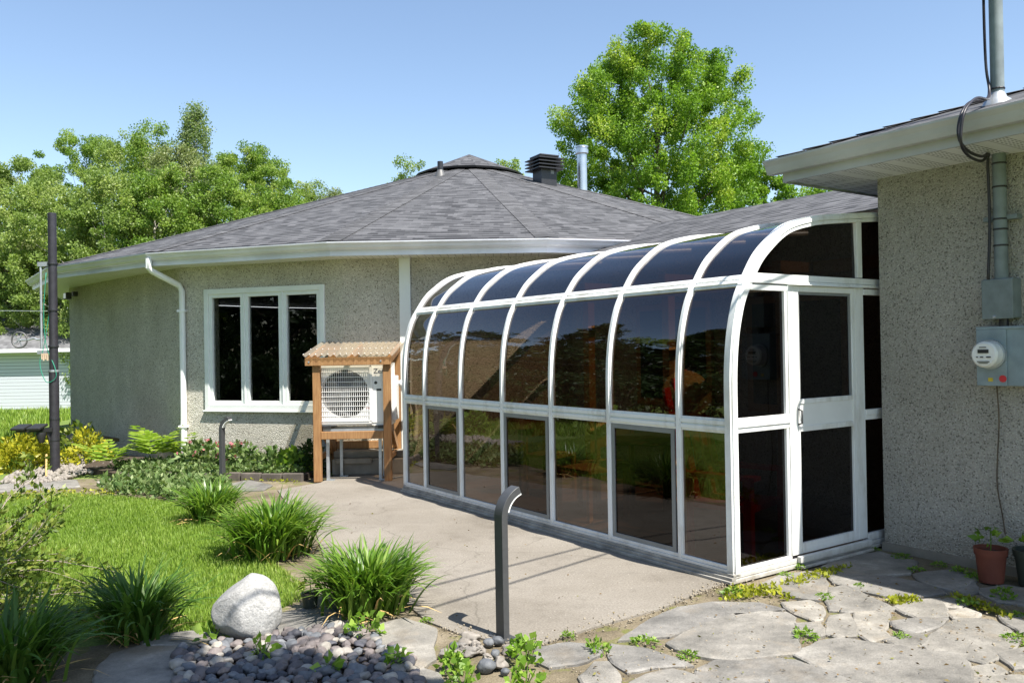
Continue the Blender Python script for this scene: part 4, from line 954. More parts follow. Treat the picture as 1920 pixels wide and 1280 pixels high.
mb = MB(); mb.tube(catmull([(-1.44, 10.78, 1.2), (-1.38, 10.95, 1.0), (-1.33, 11.1, .95), (-1.30, 11.22, .7), (-1.32, 11.24, .35)], 5), .035, 10); tag(mb.build('insulated_pipe', M['white'], smooth=True), 'white insulated refrigerant pipe between heat pump and wall', 'pipe')

# ------------------------------------------------------------------ bollard lights
def bollard(x, y, rz, label, hgt=1.0):
    b = empty('bollard_light', (x, y, 0), label, 'bollard light', rz, 'curved path lights')
    pts = [(0, 0), (0, .35), (0, .66)] + [(.155 * (1 - math.cos(t)), .66 + .155 * math.sin(t)) for t in np.linspace(.12, 1.28, 9)]
    A = offs(pts, -.02); B = offs(pts, .02); n = len(pts); V = []
    for i in range(n): V += [(A[i, 0], -.037, A[i, 1]), (A[i, 0], .037, A[i, 1]), (B[i, 0], .037, B[i, 1]), (B[i, 0], -.037, B[i, 1])]
    Fq = [(0, 1, 2, 3), (4 * n - 1, 4 * n - 2, 4 * n - 3, 4 * n - 4)] + [(i * 4 + j, i * 4 + (j + 1) % 4, i * 4 + 4 + (j + 1) % 4, i * 4 + 4 + j) for i in range(n - 1) for j in range(4)]
    mb = MB(); mb.add(V, Fq); mb.build('post', M['bollard'], b, smooth='auto', bevel=.002)
    q = pts[4:]; A = offs(q, .0203); B = offs(q, .030); mb = MB(); V = []; n = len(q)
    for i in range(n): V += [(A[i, 0], -.033, A[i, 1]), (A[i, 0], .033, A[i, 1]), (B[i, 0], .033, B[i, 1]), (B[i, 0], -.033, B[i, 1])]
    mb.add(V, [(0, 1, 2, 3), (4 * n - 1, 4 * n - 2, 4 * n - 3, 4 * n - 4)] + [(i * 4 + j, i * 4 + (j + 1) % 4, i * 4 + 4 + (j + 1) % 4, i * 4 + 4 + j) for i in range(n - 1) for j in range(4)])
    mb.build('light_strip', M['clear_white'], b, smooth='auto')
    MB().box(-.05, .05, -.07, .07, -.01, .006).build('base_plate', M['bollard'], b)
    return b
bollard(-.078, 4.675, R(37), 'dark curved-top bollard light at the near edge of the patio')
bollard(-3.575, 10.31, R(-15), 'dark curved-top bollard light in front of the window bed')

# ------------------------------------------------------------------ garden left: pole, washing line, lamps, garage
pl = empty('clothesline_pole', (-6.33, 11.6, 0), 'tall black steel clothesline pole left of the house', 'pole')
MB().lathe([(.064, 0), (.064, 1.38), (.057, 1.385), (.055, 3.57), (.05, 3.575)], 20).build('shaft', M['black_paint'], pl, smooth='auto')
for z in (.43, .72, 1.38, 1.72, 2.22, 2.86): MB().lathe([(.066, z), (.068, z + .015), (.066, z + .03)], 20).build('band', M['galv'] if z in (1.38,) else M['black_metal'], pl)
MB().box(-.20, -.03, -.02, .02, 2.84, 2.90).build('clamp', M['galv'], pl)
MB().lathe([(.016, 1.70), (.016, 2.88)], 10, (-.165, 0, 0)).build('rod', M['galv'], pl)
MB().box(-.22, -.02, -.02, .02, 1.63, 1.68).build('clamp', M['galv'], pl)
pw = empty('line_pulley', (-6.80, 11.6, 1.83), 'spoked clothesline pulley wheel hooked to the black pole', 'pulley')
n = 28; ringp = [(.105 * math.cos(2 * math.pi * k / n), 0, .105 * math.sin(2 * math.pi * k / n)) for k in range(n + 1)]
MB().tube(ringp, .012, 8, False).build('rim', M['fan'], pw, smooth=True)
mb = MB()
for k in range(5): a = k * 2 * math.pi / 5; mb.bar((0, 0, 0), (.1 * math.cos(a), 0, .1 * math.sin(a)), .012, .012)
mb.lathe([(.02, -.02), (.02, .02)], 12, (0, 0, 0), 'y'); mb.build('spokes', M['galv'], pw)
mb = MB(); mb.tube(catmull([(0, 0, 0), (.12, 0, .0), (.2, .0, .02), (.26, 0, .0), (.33, 0, .015)], 4), .012, 8); mb.build('hook', M['galv'], pw)
mb = MB(); mb.tube(catmull([(-6.41, 11.58, 2.75), (-6.45, 11.58, 2.2), (-6.42, 11.58, 1.75), (-6.28, 11.53, 1.45), (-6.27, 11.53, 1.3), (-6.4, 11.53, 1.25), (-6.5, 11.56, 1.5), (-6.45, 11.58, 1.75), (-6.36, 11.57, 2.3), (-6.37, 11.57, 2.7)], 5), .005, 6); tag(mb.build('green_line', M['green_rope'], smooth=True), 'loose green plastic washing line looped on the black pole', 'washing line')
pg = empty('clothes_pegs', (-6.42, 11.55, 1.60), 'bunch of wooden clothes pegs hanging by the black pole', 'clothes pegs')
for i in range(4): MB().box(-.05 + i * .025, -.035 + i * .025, -.01, .01, -.04 - .02 * (i % 2), .04).build('peg', M['peg'], pg)
mb = MB(); mb.tube([(-6.38, 11.6, 2.2), (-7.2, 13.4, 2.2), (-7.93, 15.18, 2.25)], .004, 5); mb.tube([(-6.33, 11.6, 2.22), (-9, 11.2, 2.27), (-13, 10.6, 2.35)], .004, 5); tag(mb.build('steel_wire', M['galv']), 'thin steel washing wire strung from the black pole', 'wire')
lamp = empty('solar_spotlight', (-6.42, 11.5, .64), 'pair of black solar garden spotlights strapped to the clothesline pole', 'solar light')
for x, z in ((-.30, .0), (-.08, .005)):
    p = MB().box(x - .10, x + .085, -.12, .10, -.02, .015).build('solar_panel', M['plastic_black'], lamp, bevel=.01); p.rotation_euler = (R(12), 0, 0)
mb = MB(); mb.bar((-.38, 0, -.05), (.1, .03, -.05), .04, .05); mb.bar((.03, .05, -.06), (.07, .09, -.3), .05, .06); mb.build('arm', M['plastic_black'], lamp)
mb = MB(); mb.lathe([(.03, -.16), (.065, -.05), (.06, -.02)], 16, (-.03, -.02, -.06)); mb.build('lamp_head', M['plastic_black'], lamp, smooth='auto')
mb = MB(); mb.tube([(-6.28, 11.3, .28), (-6.12, 11.0, .03)], .013, 6); tag(mb.build('wooden_stake', M['straw']), 'pale wooden stake leaning in the white gravel by the black pole', 'stake')
# garage behind
gg = empty('garage', (-19, 29, -.22), 'white clapboard garage with a weathered grey shingle roof behind the lawn', 'garage')
mb = MB(); mb.box(-9, 9, 0, 6, -.1, 2.15); mb.build('wall', M['siding'], gg)
mb = MB(); yr, zr_ = 3, 3.30; ye = -.35; ze = 2.08
mb.add([(-9.4, ye, ze), (9.4, ye, ze), (9.4, yr, zr_), (-9.4, yr, zr_)], [(0, 1, 2, 3)], [[(0, 0), (18.8, 0), (18.8, 3.6), (0, 3.6)]]); mb.add([(-9.4, 6.35, ze), (9.4, 6.35, ze), (9.4, yr, zr_), (-9.4, yr, zr_)], [(3, 2, 1, 0)], [[(0, 3.6), (18.8, 3.6), (18.8, 0), (0, 0)]])
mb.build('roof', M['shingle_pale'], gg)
mb = MB(); mb.box(-9.4, 9.4, -.37, -.345, 1.96, 2.085); mb.build('fascia', M['white'], gg); MB().box(-9.4, 9.4, -.345, -.003, 1.96, 1.975).build('soffit', M['white'], gg)
mb = MB(); mb.add([(9, 0, 2.15), (9, 6, 2.15), (9, 3, 3.2)], [(0, 1, 2)]); mb.add([(-9, 0, 2.15), (-9, 6, 2.15), (-9, 3, 3.2)], [(2, 1, 0)]); mb.build('gable', M['siding'], gg)
# floodlight and vents under the eave
fl = empty('floodlight', (-7.86, 15.08, 2.70), 'small black floodlight on the house wall under the left eave', 'floodlight', R(-48))
MB().box(-.05, .05, -.02, .06, -.03, .05).build('mount', M['plastic_black'], fl); MB().box(-.09, .09, -.14, -.05, -.09, .03).build('lamp_head', M['plastic_black'], fl, bevel=.012); MB().box(-.07, .07, -.148, -.142, -.075, .015).build('lens', M['lamp_glass'], fl)

# ------------------------------------------------------------------ garden bed at the wall
bed = [(-5.15, 10.92), (-2.62, 10.52), (-2.55, 11.2), (-3.5, 11.75), (-4.9, 12.25), (-5.6, 12.7), (-6.3, 13.2), (-6.0, 11.7)]
mb = MB(); mb.prism(bed, -.05, .06); tag(mb.build('bed_soil', M['soil']), kind='structure')
ed = empty('bed_edging', (-3.87, 10.7, 0), 'row of dark stone edging blocks along the window bed', 'edging', math.atan2(-.39, 2.44))
for i in range(9): x = -1.25 + i * .28; MB().box(x, x + .265, -.035 + random.uniform(-.008, .008), .035, -.03, .085 + random.uniform(-.01, .008)).build('block', M['edging'], ed, bevel=.01)
def copies(n): return range(n)
def clump_leaves(n, c, rad, hgt, size, aspect, flat=.5):
    p = rng.normal(size=(n, 3)); p = unit(p) * rng.uniform(.3, 1, (n, 1)) ** .5; p[:, 2] = np.abs(p[:, 2])
    P = np.array(c) + p * np.array([rad, rad, hgt]); D = unit(p * np.array([1, 1, flat]) + rng.normal(size=(n, 3)) * .55 + np.array([0, 0, .15]))
    return kites(P, D, size * rng.uniform(.6, 1.2, n), aspect, .15)
def leafy_plant(name, x, y, z, rad, hgt, n, size, m, label, cat='plant', aspect=.6, stems=10, flowers=0, group=None):
    e = empty(name, (x, y, z), label, cat, 0, group)
    v, f = clump_leaves(n, (0, 0, 0), rad, hgt, size, aspect); npmesh('foliage', v, f, m, e, rng.uniform(0, 1, len(f)))
    mb = MB()
    for i in range(stems):
        a = random.uniform(0, 6.28); r2 = rad * random.uniform(.2, .85); mb.tube([(0.02 * math.cos(a), .02 * math.sin(a), -.01), (r2 * .4 * math.cos(a), r2 * .4 * math.sin(a), hgt * .5), (r2 * math.cos(a), r2 * math.sin(a), hgt * random.uniform(.6, .9))], [.006, .004, .002], 5)
    mb.build('stem', L['vine'] if m is not L['shrub'] else M['grey_twig'], e)
    if flowers:
        p = rng.normal(size=(flowers, 3)); p = unit(p); p[:, 2] = np.abs(p[:, 2]) * .6 + .5; P = p * np.array([rad * .9, rad * .9, hgt])
        D = unit(rng.normal(size=(flowers, 3)) + np.array([0, 0, -1.0])); 
        for fi in range(flowers):
            v, f = kites(np.repeat(P[fi:fi + 1], 3, 0) + rng.normal(size=(3, 3)) * .008, unit(D[fi:fi + 1] + rng.normal(size=(3, 3)) * .3), .045, .7); npmesh('flower', v, f, L['pink'], e, rng.uniform(0, 1, len(f)))
    return e
def fern(x, y, z, hgt, label, nf=9):
    e = empty('fern', (x, y, z), label, 'fern')
    for i in range(nf):
        az = i * 2.4 + random.uniform(-.3, .3); Ln = hgt * random.uniform(.85, 1.2); lean = random.uniform(.08, .5)
        t = np.linspace(0, 1, 15); th = lean + .9 * t ** 1.5; st = Ln / 15; x_ = np.cumsum(np.sin(th)) * st; z_ = np.cumsum(np.cos(th)) * st
        h = np.array([math.cos(az), math.sin(az)]); s = np.array([-h[1], h[0]]); P = []; D = []; S = []
        for k in range(4, 15, 2) :
            for sg in (-1, 1):
                q = (k - 4) / 11; P.append((h[0] * x_[k], h[1] * x_[k], z_[k])); d = np.array([s[0] * sg + h[0] * .75, s[1] * sg + h[1] * .75, .25]); D.append(d / np.linalg.norm(d)); S.append(Ln * (.40 * (1 - q) ** .8 + .08))
        P.append((h[0] * x_[14], h[1] * x_[14], z_[14])); D.append(unit(np.array([h[0], h[1], -.1]))); S.append(Ln * .14)
        P, D, S = np.array(P), np.array(D), np.array(S); n = len(P); up = np.array([[-h[0] * .5, -h[1] * .5, 1]]); side = unit(np.cross(D, np.broadcast_to(up, D.shape)))
        mid = P + D * S[:, None] * .4; V = np.stack([P, mid + side * .024 * hgt / .4, P + D * S[:, None], mid - side * .024 * hgt / .4], 1).reshape(-1, 3)
        npmesh('frond', V, np.arange(4 * n).reshape(n, 4), L['fern'], e, rng.uniform(.2, 1, n))
    return e
fern(-5.00, 11.72, .05, .62, 'tallest pale green fern against the wall by the downspout', 10)
fern(-5.45, 11.30, .05, .50, 'pale green fern at the left end of the window bed', 9)
fern(-4.72, 12.02, .05, .50, 'darker fern half hidden beside the white downspout', 8)
leafy_plant('bleeding_heart', -4.25, 11.45, .05, .34, .36, 420, .10, L['ground'], 'bleeding heart with pink flowers just right of the downspout', flowers=26)
leafy_plant('bleeding_heart', -3.72, 11.30, .05, .30, .34, 360, .10, L['ground'], 'bleeding heart with pink flowers left of the far bollard light', flowers=14)
leafy_plant('leafy_perennial', -3.2, 11.15, .05, .26, .27, 300, .11, L['ground'], 'low leafy perennial in the window bed right of the far bollard light', flowers=0)
leafy_plant('leafy_perennial', -2.88, 11.0, .05, .24, .28, 280, .11, L['vine'], 'bright leafy perennial near the right end of the window bed')
leafy_plant('dark_bush', -2.66, 10.98, .03, .20, .42, 520, .07, L['dark'], 'dark green bush beside the left post of the shelter', 'bush')
leafy_plant('yellow_shrub', -7.05, 12.1, -.02, .52, .50, 1500, .085, L['yellow'], 'golden yellow shrub behind the solar spotlights', 'shrub', .5, 14)
leafy_plant('yellow_shrub', -6.25, 12.35, -.02, .30, .56, 420, .09, L['yellow'], 'sparser golden shrub just right of the black pole', 'shrub', .5, 10)
leafy_plant('green_shrub', -6.7, 12.9, -.02, .30, .62, 260, .12, L['shrub'], 'green shrub rising behind the golden shrub', 'shrub')
leafy_plant('green_shrub', -7.7, 11.5, -.02, .35, .40, 320, .11, L['vine'], 'leafy green shrub at the left edge below the golden shrub', 'shrub')
def groundcover(polys, m, name, size, h, aspect=.45):
    Vs, Fs, off, k = [], [], 0, 0
    for poly_, n in polys:
        p = scatter(poly_, n); P = np.column_stack([p, rng.uniform(0, h, n)]); D = unit(rng.normal(size=(n, 3)) * np.array([1, 1, .4]) + np.array([0, 0, .75])); v, f = kites(P, D, size * rng.uniform(.6, 1.25, n), aspect, .12)
        Vs.append(v); Fs.append(f + off); off += len(v)
    F_ = np.concatenate(Fs); return tag(npmesh(name, np.concatenate(Vs), F_, m, rnd=rng.uniform(0, 1, len(F_))), kind='stuff')
A_ = lambda L_: [at(*p) for p in L_]
groundcover([([(-5.05, 10.95), (-2.7, 10.58), (-2.7, 11.0), (-3.4, 11.5), (-4.9, 11.9), (-5.6, 11.6)], 5200)], L['ground'], 'bed_groundcover', .07, .14)
groundcover([(A_([(180, 912), (260, 897), (340, 893), (430, 900), (425, 930), (360, 945), (270, 935), (210, 930)]), 2400)], L['ground'], 'border_groundcover', .085, .11)
groundcover([(A_([(100, 935), (300, 925), (250, 918), (60, 920), (0, 925), (0, 940)]), 500), (A_([(210, 900), (280, 890), (270, 884), (225, 890)]), 220), (A_([(440, 900), (560, 905), (560, 893), (430, 892)]), 320), (A_([(1350, 1130), (1430, 1120), (1490, 1128), (1450, 1098), (1370, 1102)]), 260), (A_([(1655, 1125), (1715, 1122), (1730, 1132), (1680, 1136)]), 120), (A_([(1780, 1120), (1860, 1152), (1900, 1165), (1880, 1150), (1830, 1125)]), 130), (A_([(1450, 1100), (1540, 1070), (1600, 1060), (1580, 1075), (1500, 1100)]), 200)], L['moss'], 'moss', .035, .02, .6)

# ------------------------------------------------------------------ daylilies
def daylily(x, y, rad, hgt, n, m, label):
    e = empty('daylily', (x, y, -.01), label, 'daylily')
    b = np.column_stack([rng.normal(size=(n, 2)) * rad * .22, np.zeros(n)]); az = np.arctan2(b[:, 1], b[:, 0]) + rng.normal(size=n) * .7
    a0 = rng.uniform(0, 1, n) ** .9 * .55 + .03; a1 = a0 + rng.uniform(.7, 1.9, n); Ln = hgt * rng.uniform(.8, 1.2, n)
    v, f = blades(b, az, a0, a1, Ln, rng.uniform(.015, .024, n), 7); v[:, 2] = np.maximum(v[:, 2], .01); npmesh('blades', v, f, m, e, np.repeat(rng.uniform(0, 1, n), 7)); 
    n2 = 46; v, f = blades(np.column_stack([rng.normal(size=(n2, 2)) * rad * .3, np.zeros(n2)]), rng.uniform(0, 6.28, n2), rng.uniform(.6, 1.4, n2), rng.uniform(1.4, 2.4, n2), hgt * rng.uniform(.4, 1.0, n2), np.full(n2, .012), 4)
    npmesh('dry_leaves', v, f, M['straw'], e); return e
daylily(-2.92, 8.12, .34, .40, 420, L['lily'], 'farthest and smallest daylily clump along the patio edge')
daylily(-1.93, 6.68, .48, .49, 760, L['lily'], 'broad daylily clump in the middle of the patio edge')
daylily(-.93, 5.24, .40, .43, 760, L['lily'], 'bright daylily clump nearest the bollard light')
daylily(-2.16, 4.80, .30, .42, 300, L['lily_shade'], 'daylily clump darkened for the half shade left of the boulder')
daylily(-2.50, 4.12, .38, .44, 420, L['lily_shade'], 'shaded daylily clump in the bottom left corner')

# ------------------------------------------------------------------ boulder, stones, pots
import bmesh
def rock(name, sx, sy, sz, m, parent=None, seed=0, sub=4, rough=.18, cuts=(), top=False):
    bm = bmesh.new(); bmesh.ops.create_icosphere(bm, subdivisions=sub, radius=1)
    for v in bm.verts:
        p = v.co.copy(); k = 1 + rough * mnoise.noise(p * 1.1 + Vector((seed, 0, 0))) + rough * .35 * mnoise.noise(p * 2.7 + Vector((0, seed, 0)))
        p = p * k
        for nx, ny, nz, d in cuts:
            nn = Vector((nx, ny, nz)).normalized(); q = p.dot(nn) - d
            if q > 0: p -= nn * q * .82
        v.co = Vector((p.x * sx, p.y * sy, p.z * sz))
    me = bpy.data.meshes.new(name); bm.to_mesh(me); bm.free(); me.materials.append(m); me.shade_smooth(); o = bpy.data.objects.new(name, me); link(o, parent); return o
bo = rock('boulder', .20, .17, .185, M['boulder'], seed=3.3, sub=5, rough=.16, cuts=((-.72, -.1, .70, .74), (.5, -.8, .3, .86), (-.2, -.9, .1, .88), (.75, 0, .66, .84)))
bo.location = (-1.525, 4.80, .150); bo.rotation_euler = (R(6), R(8), R(-10)); tag(bo, 'pale rounded boulder between the lawn and the cobble bed', 'boulder')
cob = [CC((1000, 1100)), CC((1150, 1090)), CC((1290, 1040)), CC((1500, 1030)), CC((1700, 985)), CC((1850, 975)), CC((2010, 985)), CB((270, 1010)), CB((330, 1060)), CB((420, 1090)), CB((500, 1150)), CB((570, 1290)), CB((580, 1340)), CC((1000, 1340))]
tag(sheet('cobble_bed', cob, -.006, M['soil'], .15, wobble=.03), kind='structure')
protos = {}
for k, (nm, m) in enumerate((('purple', 'stone_purple'), ('grey', 'stone_grey'), ('pale', 'stone_pale'), ('dark', 'stone_dark'))):
    protos[nm] = [rock('river_stone', .038, .030, .023, M[m], seed=10 * k + j * 2.7, sub=3, rough=.38) for j in range(3)]
glab = {'purple': 'smooth purple-tinged river stone in the cobble bed below the boulder', 'grey': 'smooth mid-grey river stone in the cobble bed below the boulder', 'pale': 'smooth cream-coloured river stone in the cobble bed below the boulder', 'dark': 'smooth slate-dark river stone in the cobble bed below the boulder'}
pts = []; cand = scatter(cob, 6000)
for c_ in cand:
    if c_[1] < 3.97 or math.hypot(c_[0] + 1.525, c_[1] - 4.80) < .16: continue
    if all(math.hypot(c_[0] - q[0], c_[1] - q[1]) > .047 for q in pts): pts.append(c_)
    if len(pts) >= 298: break
used = set(); stones_n = 0
for c_ in pts:
    nm = random.choices(('purple', 'grey', 'pale', 'dark'), (.42, .26, .2, .12))[0]; src = random.choice(protos[nm])
    if src.name in used: o = src.copy(); COL.objects.link(o)
    else: o = src; used.add(src.name)
    k = random.choice((random.uniform(.6, .95), random.uniform(.8, 1.35))); o.scale = (k, k * random.uniform(.85, 1.1), k * random.uniform(.8, 1.15)); o.location = (c_[0], c_[1], .012 + .012 * random.random()); o.rotation_euler = (random.uniform(-.4, .4), random.uniform(-.4, .4), random.uniform(0, 6.28))
    tag(o, glab[nm], 'river stone', nm + ' river stones')
for l_ in protos.values():
    for o in l_:
        if o.name not in used: bpy.data.objects.remove(o)
rp = [rock('rough_rock', .05, .042, .034, M['stone_white'], seed=50 + j * 3, sub=4, rough=.62, cuts=((.6, .3, .6, .7), (-.5, -.7, .3, .75))) for j in range(3)] + [rock('rough_rock', .045, .04, .035, M['stone_grey'], seed=80 + j, sub=3, rough=.3) for j in range(2)]
for i, (x, y, k) in enumerate([(840, 1050, 1.4), (900, 1110, .9), (940, 1150, .8), (935, 1210, 1.35), (985, 1130, .8), (880, 1080, .8), (1010, 1190, 1.2), (800, 1090, .9), (1000, 1060, 1.0), (760, 1090, .9), (850, 1120, 1.), (700, 1130, .9), (770, 1130, .8), (1040, 1230, .7), (950, 1070, .9), (1060, 1100, .9)]):
    o = rp[i] if i < 5 else rp[i % 5].copy()
    if i >= 5: COL.objects.link(o)
    k *= .78; q = CB((x, y)); o.location = (q[0], q[1], .022 * k); o.scale = (k, k, k); o.rotation_euler = (random.uniform(-.3, .3), random.uniform(-.3, .3), random.uniform(0, 6.28))
    gr = i % 5 >= 3; tag(o, 'mid-grey rough rock heaped at the foot of the near bollard light' if gr else 'whitish rough rock heaped at the foot of the near bollard light', 'rock', 'grey rocks by the bollard' if gr else 'white rocks by the bollard')
# white gravel round the pole
gp = A_([(0, 905), (60, 870), (130, 850), (220, 845), (230, 865), (180, 885), (120, 900), (40, 912)])
n = 1500; p = scatter(gp, n); ico = bmesh.new(); bmesh.ops.create_icosphere(ico, subdivisions=1, radius=1); iv = np.array([v.co[:] for v in ico.verts]); ifc = np.array([[v.index for v in f.verts] for f in ico.faces]); ico.free()
sc_ = rng.uniform(.018, .045, (n, 1)) * rng.uniform(.6, 1.2, (n, 3)); Vg = (iv[None] * (1 + .25 * rng.normal(size=(n, 12, 1))) * sc_[:, None, :]) + np.column_stack([p, rng.uniform(0, .02, n)])[:, None, :]
Fg = ifc[None] + (np.arange(n) * 12)[:, None, None]
tag(npmesh('white_gravel', Vg.reshape(-1, 3), Fg.reshape(-1, 3), M['stone_white'], smooth=True), kind='stuff')
def pot(x, y, r, h, m, label, plant=True, leafm='vine', size=.07, nl=26, hp_=.16):
    e = empty('plant_pot', (x, y, 0), label, 'plant pot')
    MB().lathe([(r * .74, 0), (r * .93, h * .8), (r * 1.0, h * .8), (r * 1.04, h), (r * .93, h), (r * .9, h * .85)], 32).build('pot', m, e, smooth='auto')
    MB().lathe([(r * .92, h * .86), (.001, h * .88)], 24, cap=False).build('soil', M['soil'], e)
    s = empty('potted_seedling', (x, y, h * .87), label.replace('plant pot', 'pot').split(' holding')[0].replace('pot', 'pot', 1), 'seedling')
    s['label'] = 'young green seedling growing in the ' + label.split(' pot')[0] + ' pot'
    v, f = clump_leaves(nl, (0, 0, hp_ * .45), hp_ * .55, hp_ * .6, size, .55, .3); npmesh('foliage', v, f, L[leafm], s, rng.uniform(0, 1, len(f)))
    mb = MB(); mb.tube([(0, 0, 0), (.004, 0, hp_ * .5), (0, .004, hp_)], [.004, .003, .002], 6); mb.build('stem', L['vine'], s); return e
pot(3.16, 5.60, .10, .225, M['terracotta'], 'terracotta pot standing by the stucco wall')
pot(3.38, 5.50, .115, .23, M['pot_dark'], 'dark pot at the right edge beside the terracotta one')
pot(-1.29, 5.27, .055, .095, M['pot_dark'], 'small black pot between the boulder and the daylily', leafm='shrub', size=.055, nl=14, hp_=.10)
# vines and weeds
def vine(x, y, hgt, n, label, m='vine', size=.055):
    e = empty('vine_plant', (x, y, 0), label, 'plant')
    v, f = clump_leaves(n, (0, 0, .02), hgt * .75, hgt, size, .85, .3); npmesh('foliage', v, f, L[m], e, rng.uniform(0, 1, len(f)))
    mb = MB()
    for i in range(5): a = i * 1.3; mb.tube([(0, 0, 0), (.3 * hgt * math.cos(a), .3 * hgt * math.sin(a), hgt * .5), (.5 * hgt * math.cos(a), .5 * hgt * math.sin(a), hgt * .9)], [.004, .003, .002], 5)
    mb.build('stem', L['vine'], e); return e
for px, py, hg, n, lb in ((985, 1240, .115, 80, 'heart-leaved vine plant just right of the near bollard light'), (850, 1258, .09, 60, 'heart-leaved vine plant in the rocks left of the near bollard light'), (685, 1195, .13, 60, 'yellow-green vine plant at the back edge of the cobble bed'), (870, 1290, .10, 40, 'vine plant at the bottom edge below the rocks'), (745, 1250, .07, 40, 'small vine plant at the right end of the cobble bed'), (490, 1235, .09, 16, 'broad-leaved seedling among the cobbles under the boulder'), (400, 1200, .10, 14, 'dark broad-leaved seedling left of the boulder'), (620, 1265, .06, 10, 'tiny vine seedling in the middle of the cobble bed'), (985, 1290, .10, 50, 'vine plant at the bottom edge right of the bollard light')):
    q = at(px, py); vine(q[0], q[1], hg, n, lb, size=.045 if n > 30 else .06)
wp = None
for i, (px, py, k) in enumerate([(1120, 1220, 1.2), (1210, 1205, 1.3), (1290, 1232, 1.0), (1372, 1115, 1.2), (1475, 1080, 1.0), (1500, 1065, .9), (1545, 1120, 1.0), (1508, 1195, 1.2), (1815, 1135, 1.1), (1905, 1155, .9), (1905, 1200, 1.2), (1690, 1195, .8), (1720, 1070, 1.0), (1690, 1045, 1.2), (1760, 1060, .9), (1800, 1075, 1.0), (1830, 1085, 1.1), (1880, 1120, 1.3), (1640, 1030, .7), (1065, 1195, .7), (800, 1165, .7), (1610, 1100, .6)]):
    q = at(px, py)
    if wp is None:
        wp = empty('weed', (q[0], q[1], 0), 'small green weed sprouting from a joint of the flagstone paving', 'weed', 0, 'weeds in the paving joints')
        v, f = clump_leaves(90, (0, 0, .0), .065, .045, .028, .5, .3); npmesh('foliage', v, f, L['vine'], wp, rng.uniform(0, 1, len(f))); o = wp
    else:
        o = wp.copy(); COL.objects.link(o)
        for ch in wp.children: d = ch.copy(); COL.objects.link(d); d.parent = o
    o.location = (q[0], q[1], 0); o.rotation_euler = (0, 0, i * 1.7); k *= .85; o.scale = (k, k, k * random.uniform(.6, 1.3))
# fallen bits on the patio and paving
n = 320; p = np.concatenate([scatter(patio_pts[:-4], 70), scatter([(-.3, 3.9), (1.0, 4.9), (1.9, 5.7), (3.2, 5.6), (2.6, 3.9)], 250)]); P = np.column_stack([p, rng.uniform(.014, .022, n)]); P[:70, 2] = rng.uniform(.002, .006, 70)
D = unit(np.column_stack([rng.normal(size=(n, 2)), rng.normal(size=n) * .15])); v, f = kites(P, D, .028 * rng.uniform(.3, 1.1, n), .45, .1)
tag(npmesh('fallen_litter', v, f, leaf('dry_litter', (.10, .06, .02), (.20, .13, .05), (.16, .17, .04), .1, .8), rnd=rng.uniform(0, 1, n)), kind='stuff')
# loose grit where the slab meets the paving and the borders
edge = np.array([(-.42, 4.86), (-.09, 4.59), (.15, 4.57), (.45, 4.82), (.88, 5.13), (1.15, 5.41), (1.36, 5.63), (1.6, 5.75)]); n = 420; k = rng.integers(0, len(edge) - 1, n); w_ = rng.uniform(0, 1, (n, 1)); p = edge[k] * (1 - w_) + edge[k + 1] * w_ + rng.normal(size=(n, 2)) * np.array([.05, .05])
p = np.concatenate([p, scatter([(-.3, 3.9), (.9, 4.9), (1.9, 5.7), (3.2, 5.5), (2.6, 3.9)], 600)]); n = len(p); sc_ = rng.uniform(.003, .009, (n, 1)) * rng.uniform(.6, 1.2, (n, 3)); Vg = iv[None] * sc_[:, None, :] + np.column_stack([p, rng.uniform(-.004, .008, n)])[:, None, :]
tag(npmesh('loose_grit', Vg.reshape(-1, 3), (ifc[None] + (np.arange(n) * 12)[:, None, None]).reshape(-1, 3), M['grit'], smooth=True), kind='stuff')
# twiggy shrub, left foreground
def twig_shrub(x, y):
    e = empty('twiggy_shrub', (x, y, 0), 'twiggy shrub with small leaf tufts arching in from the left', 'shrub'); mb = MB(); P = []; D = []
    for i in range(64):
        az = random.uniform(-1.2, 1.7); el = random.uniform(.05, 1.1); Ln = random.uniform(.45, 1.0); p = np.array([random.uniform(-.25, .15), random.uniform(-.3, .3), random.uniform(.02, .25)]); d = np.array([math.cos(az) * math.cos(el), math.sin(az) * math.cos(el), math.sin(el)]); pts_ = [p.copy()]
        for k in range(8):
            d = d + rng.normal(size=3) * .10 + np.array([0, 0, -.04]); d /= np.linalg.norm(d); p = p + d * Ln / 8; pts_.append(p.copy())
            if k >= 1:
                for j in range(7): P.append(p + rng.normal(size=3) * .022); D.append(unit(d + rng.normal(size=3) * .8 + np.array([0, 0, .5])))
                if random.random() < .6:
                    d2 = unit(d + rng.normal(size=3) * .6); q = p.copy(); tw = [q.copy()]
                    for j in range(3):
                        q = q + d2 * .05; tw.append(q.copy())
                        for j2 in range(5): P.append(q + rng.normal(size=3) * .016); D.append(unit(d2 + rng.normal(size=3) * .8 + np.array([0, 0, .4])))
                    mb.tube(tw, [.0025, .002, .0015, .001], 5)
        mb.tube(pts_, list(np.linspace(.0055, .0015, 9)), 5)
    mb.build('branches', M['grey_twig'], e); P, D = np.array(P), np.array(D); v, f = kites(P, D, .045 * rng.uniform(.6, 1.25, len(P)), .5, .1); npmesh('foliage', v, f, L['shrub'], e, rng.uniform(0, 1, len(f)))
twig_shrub(-3.45, 5.05)

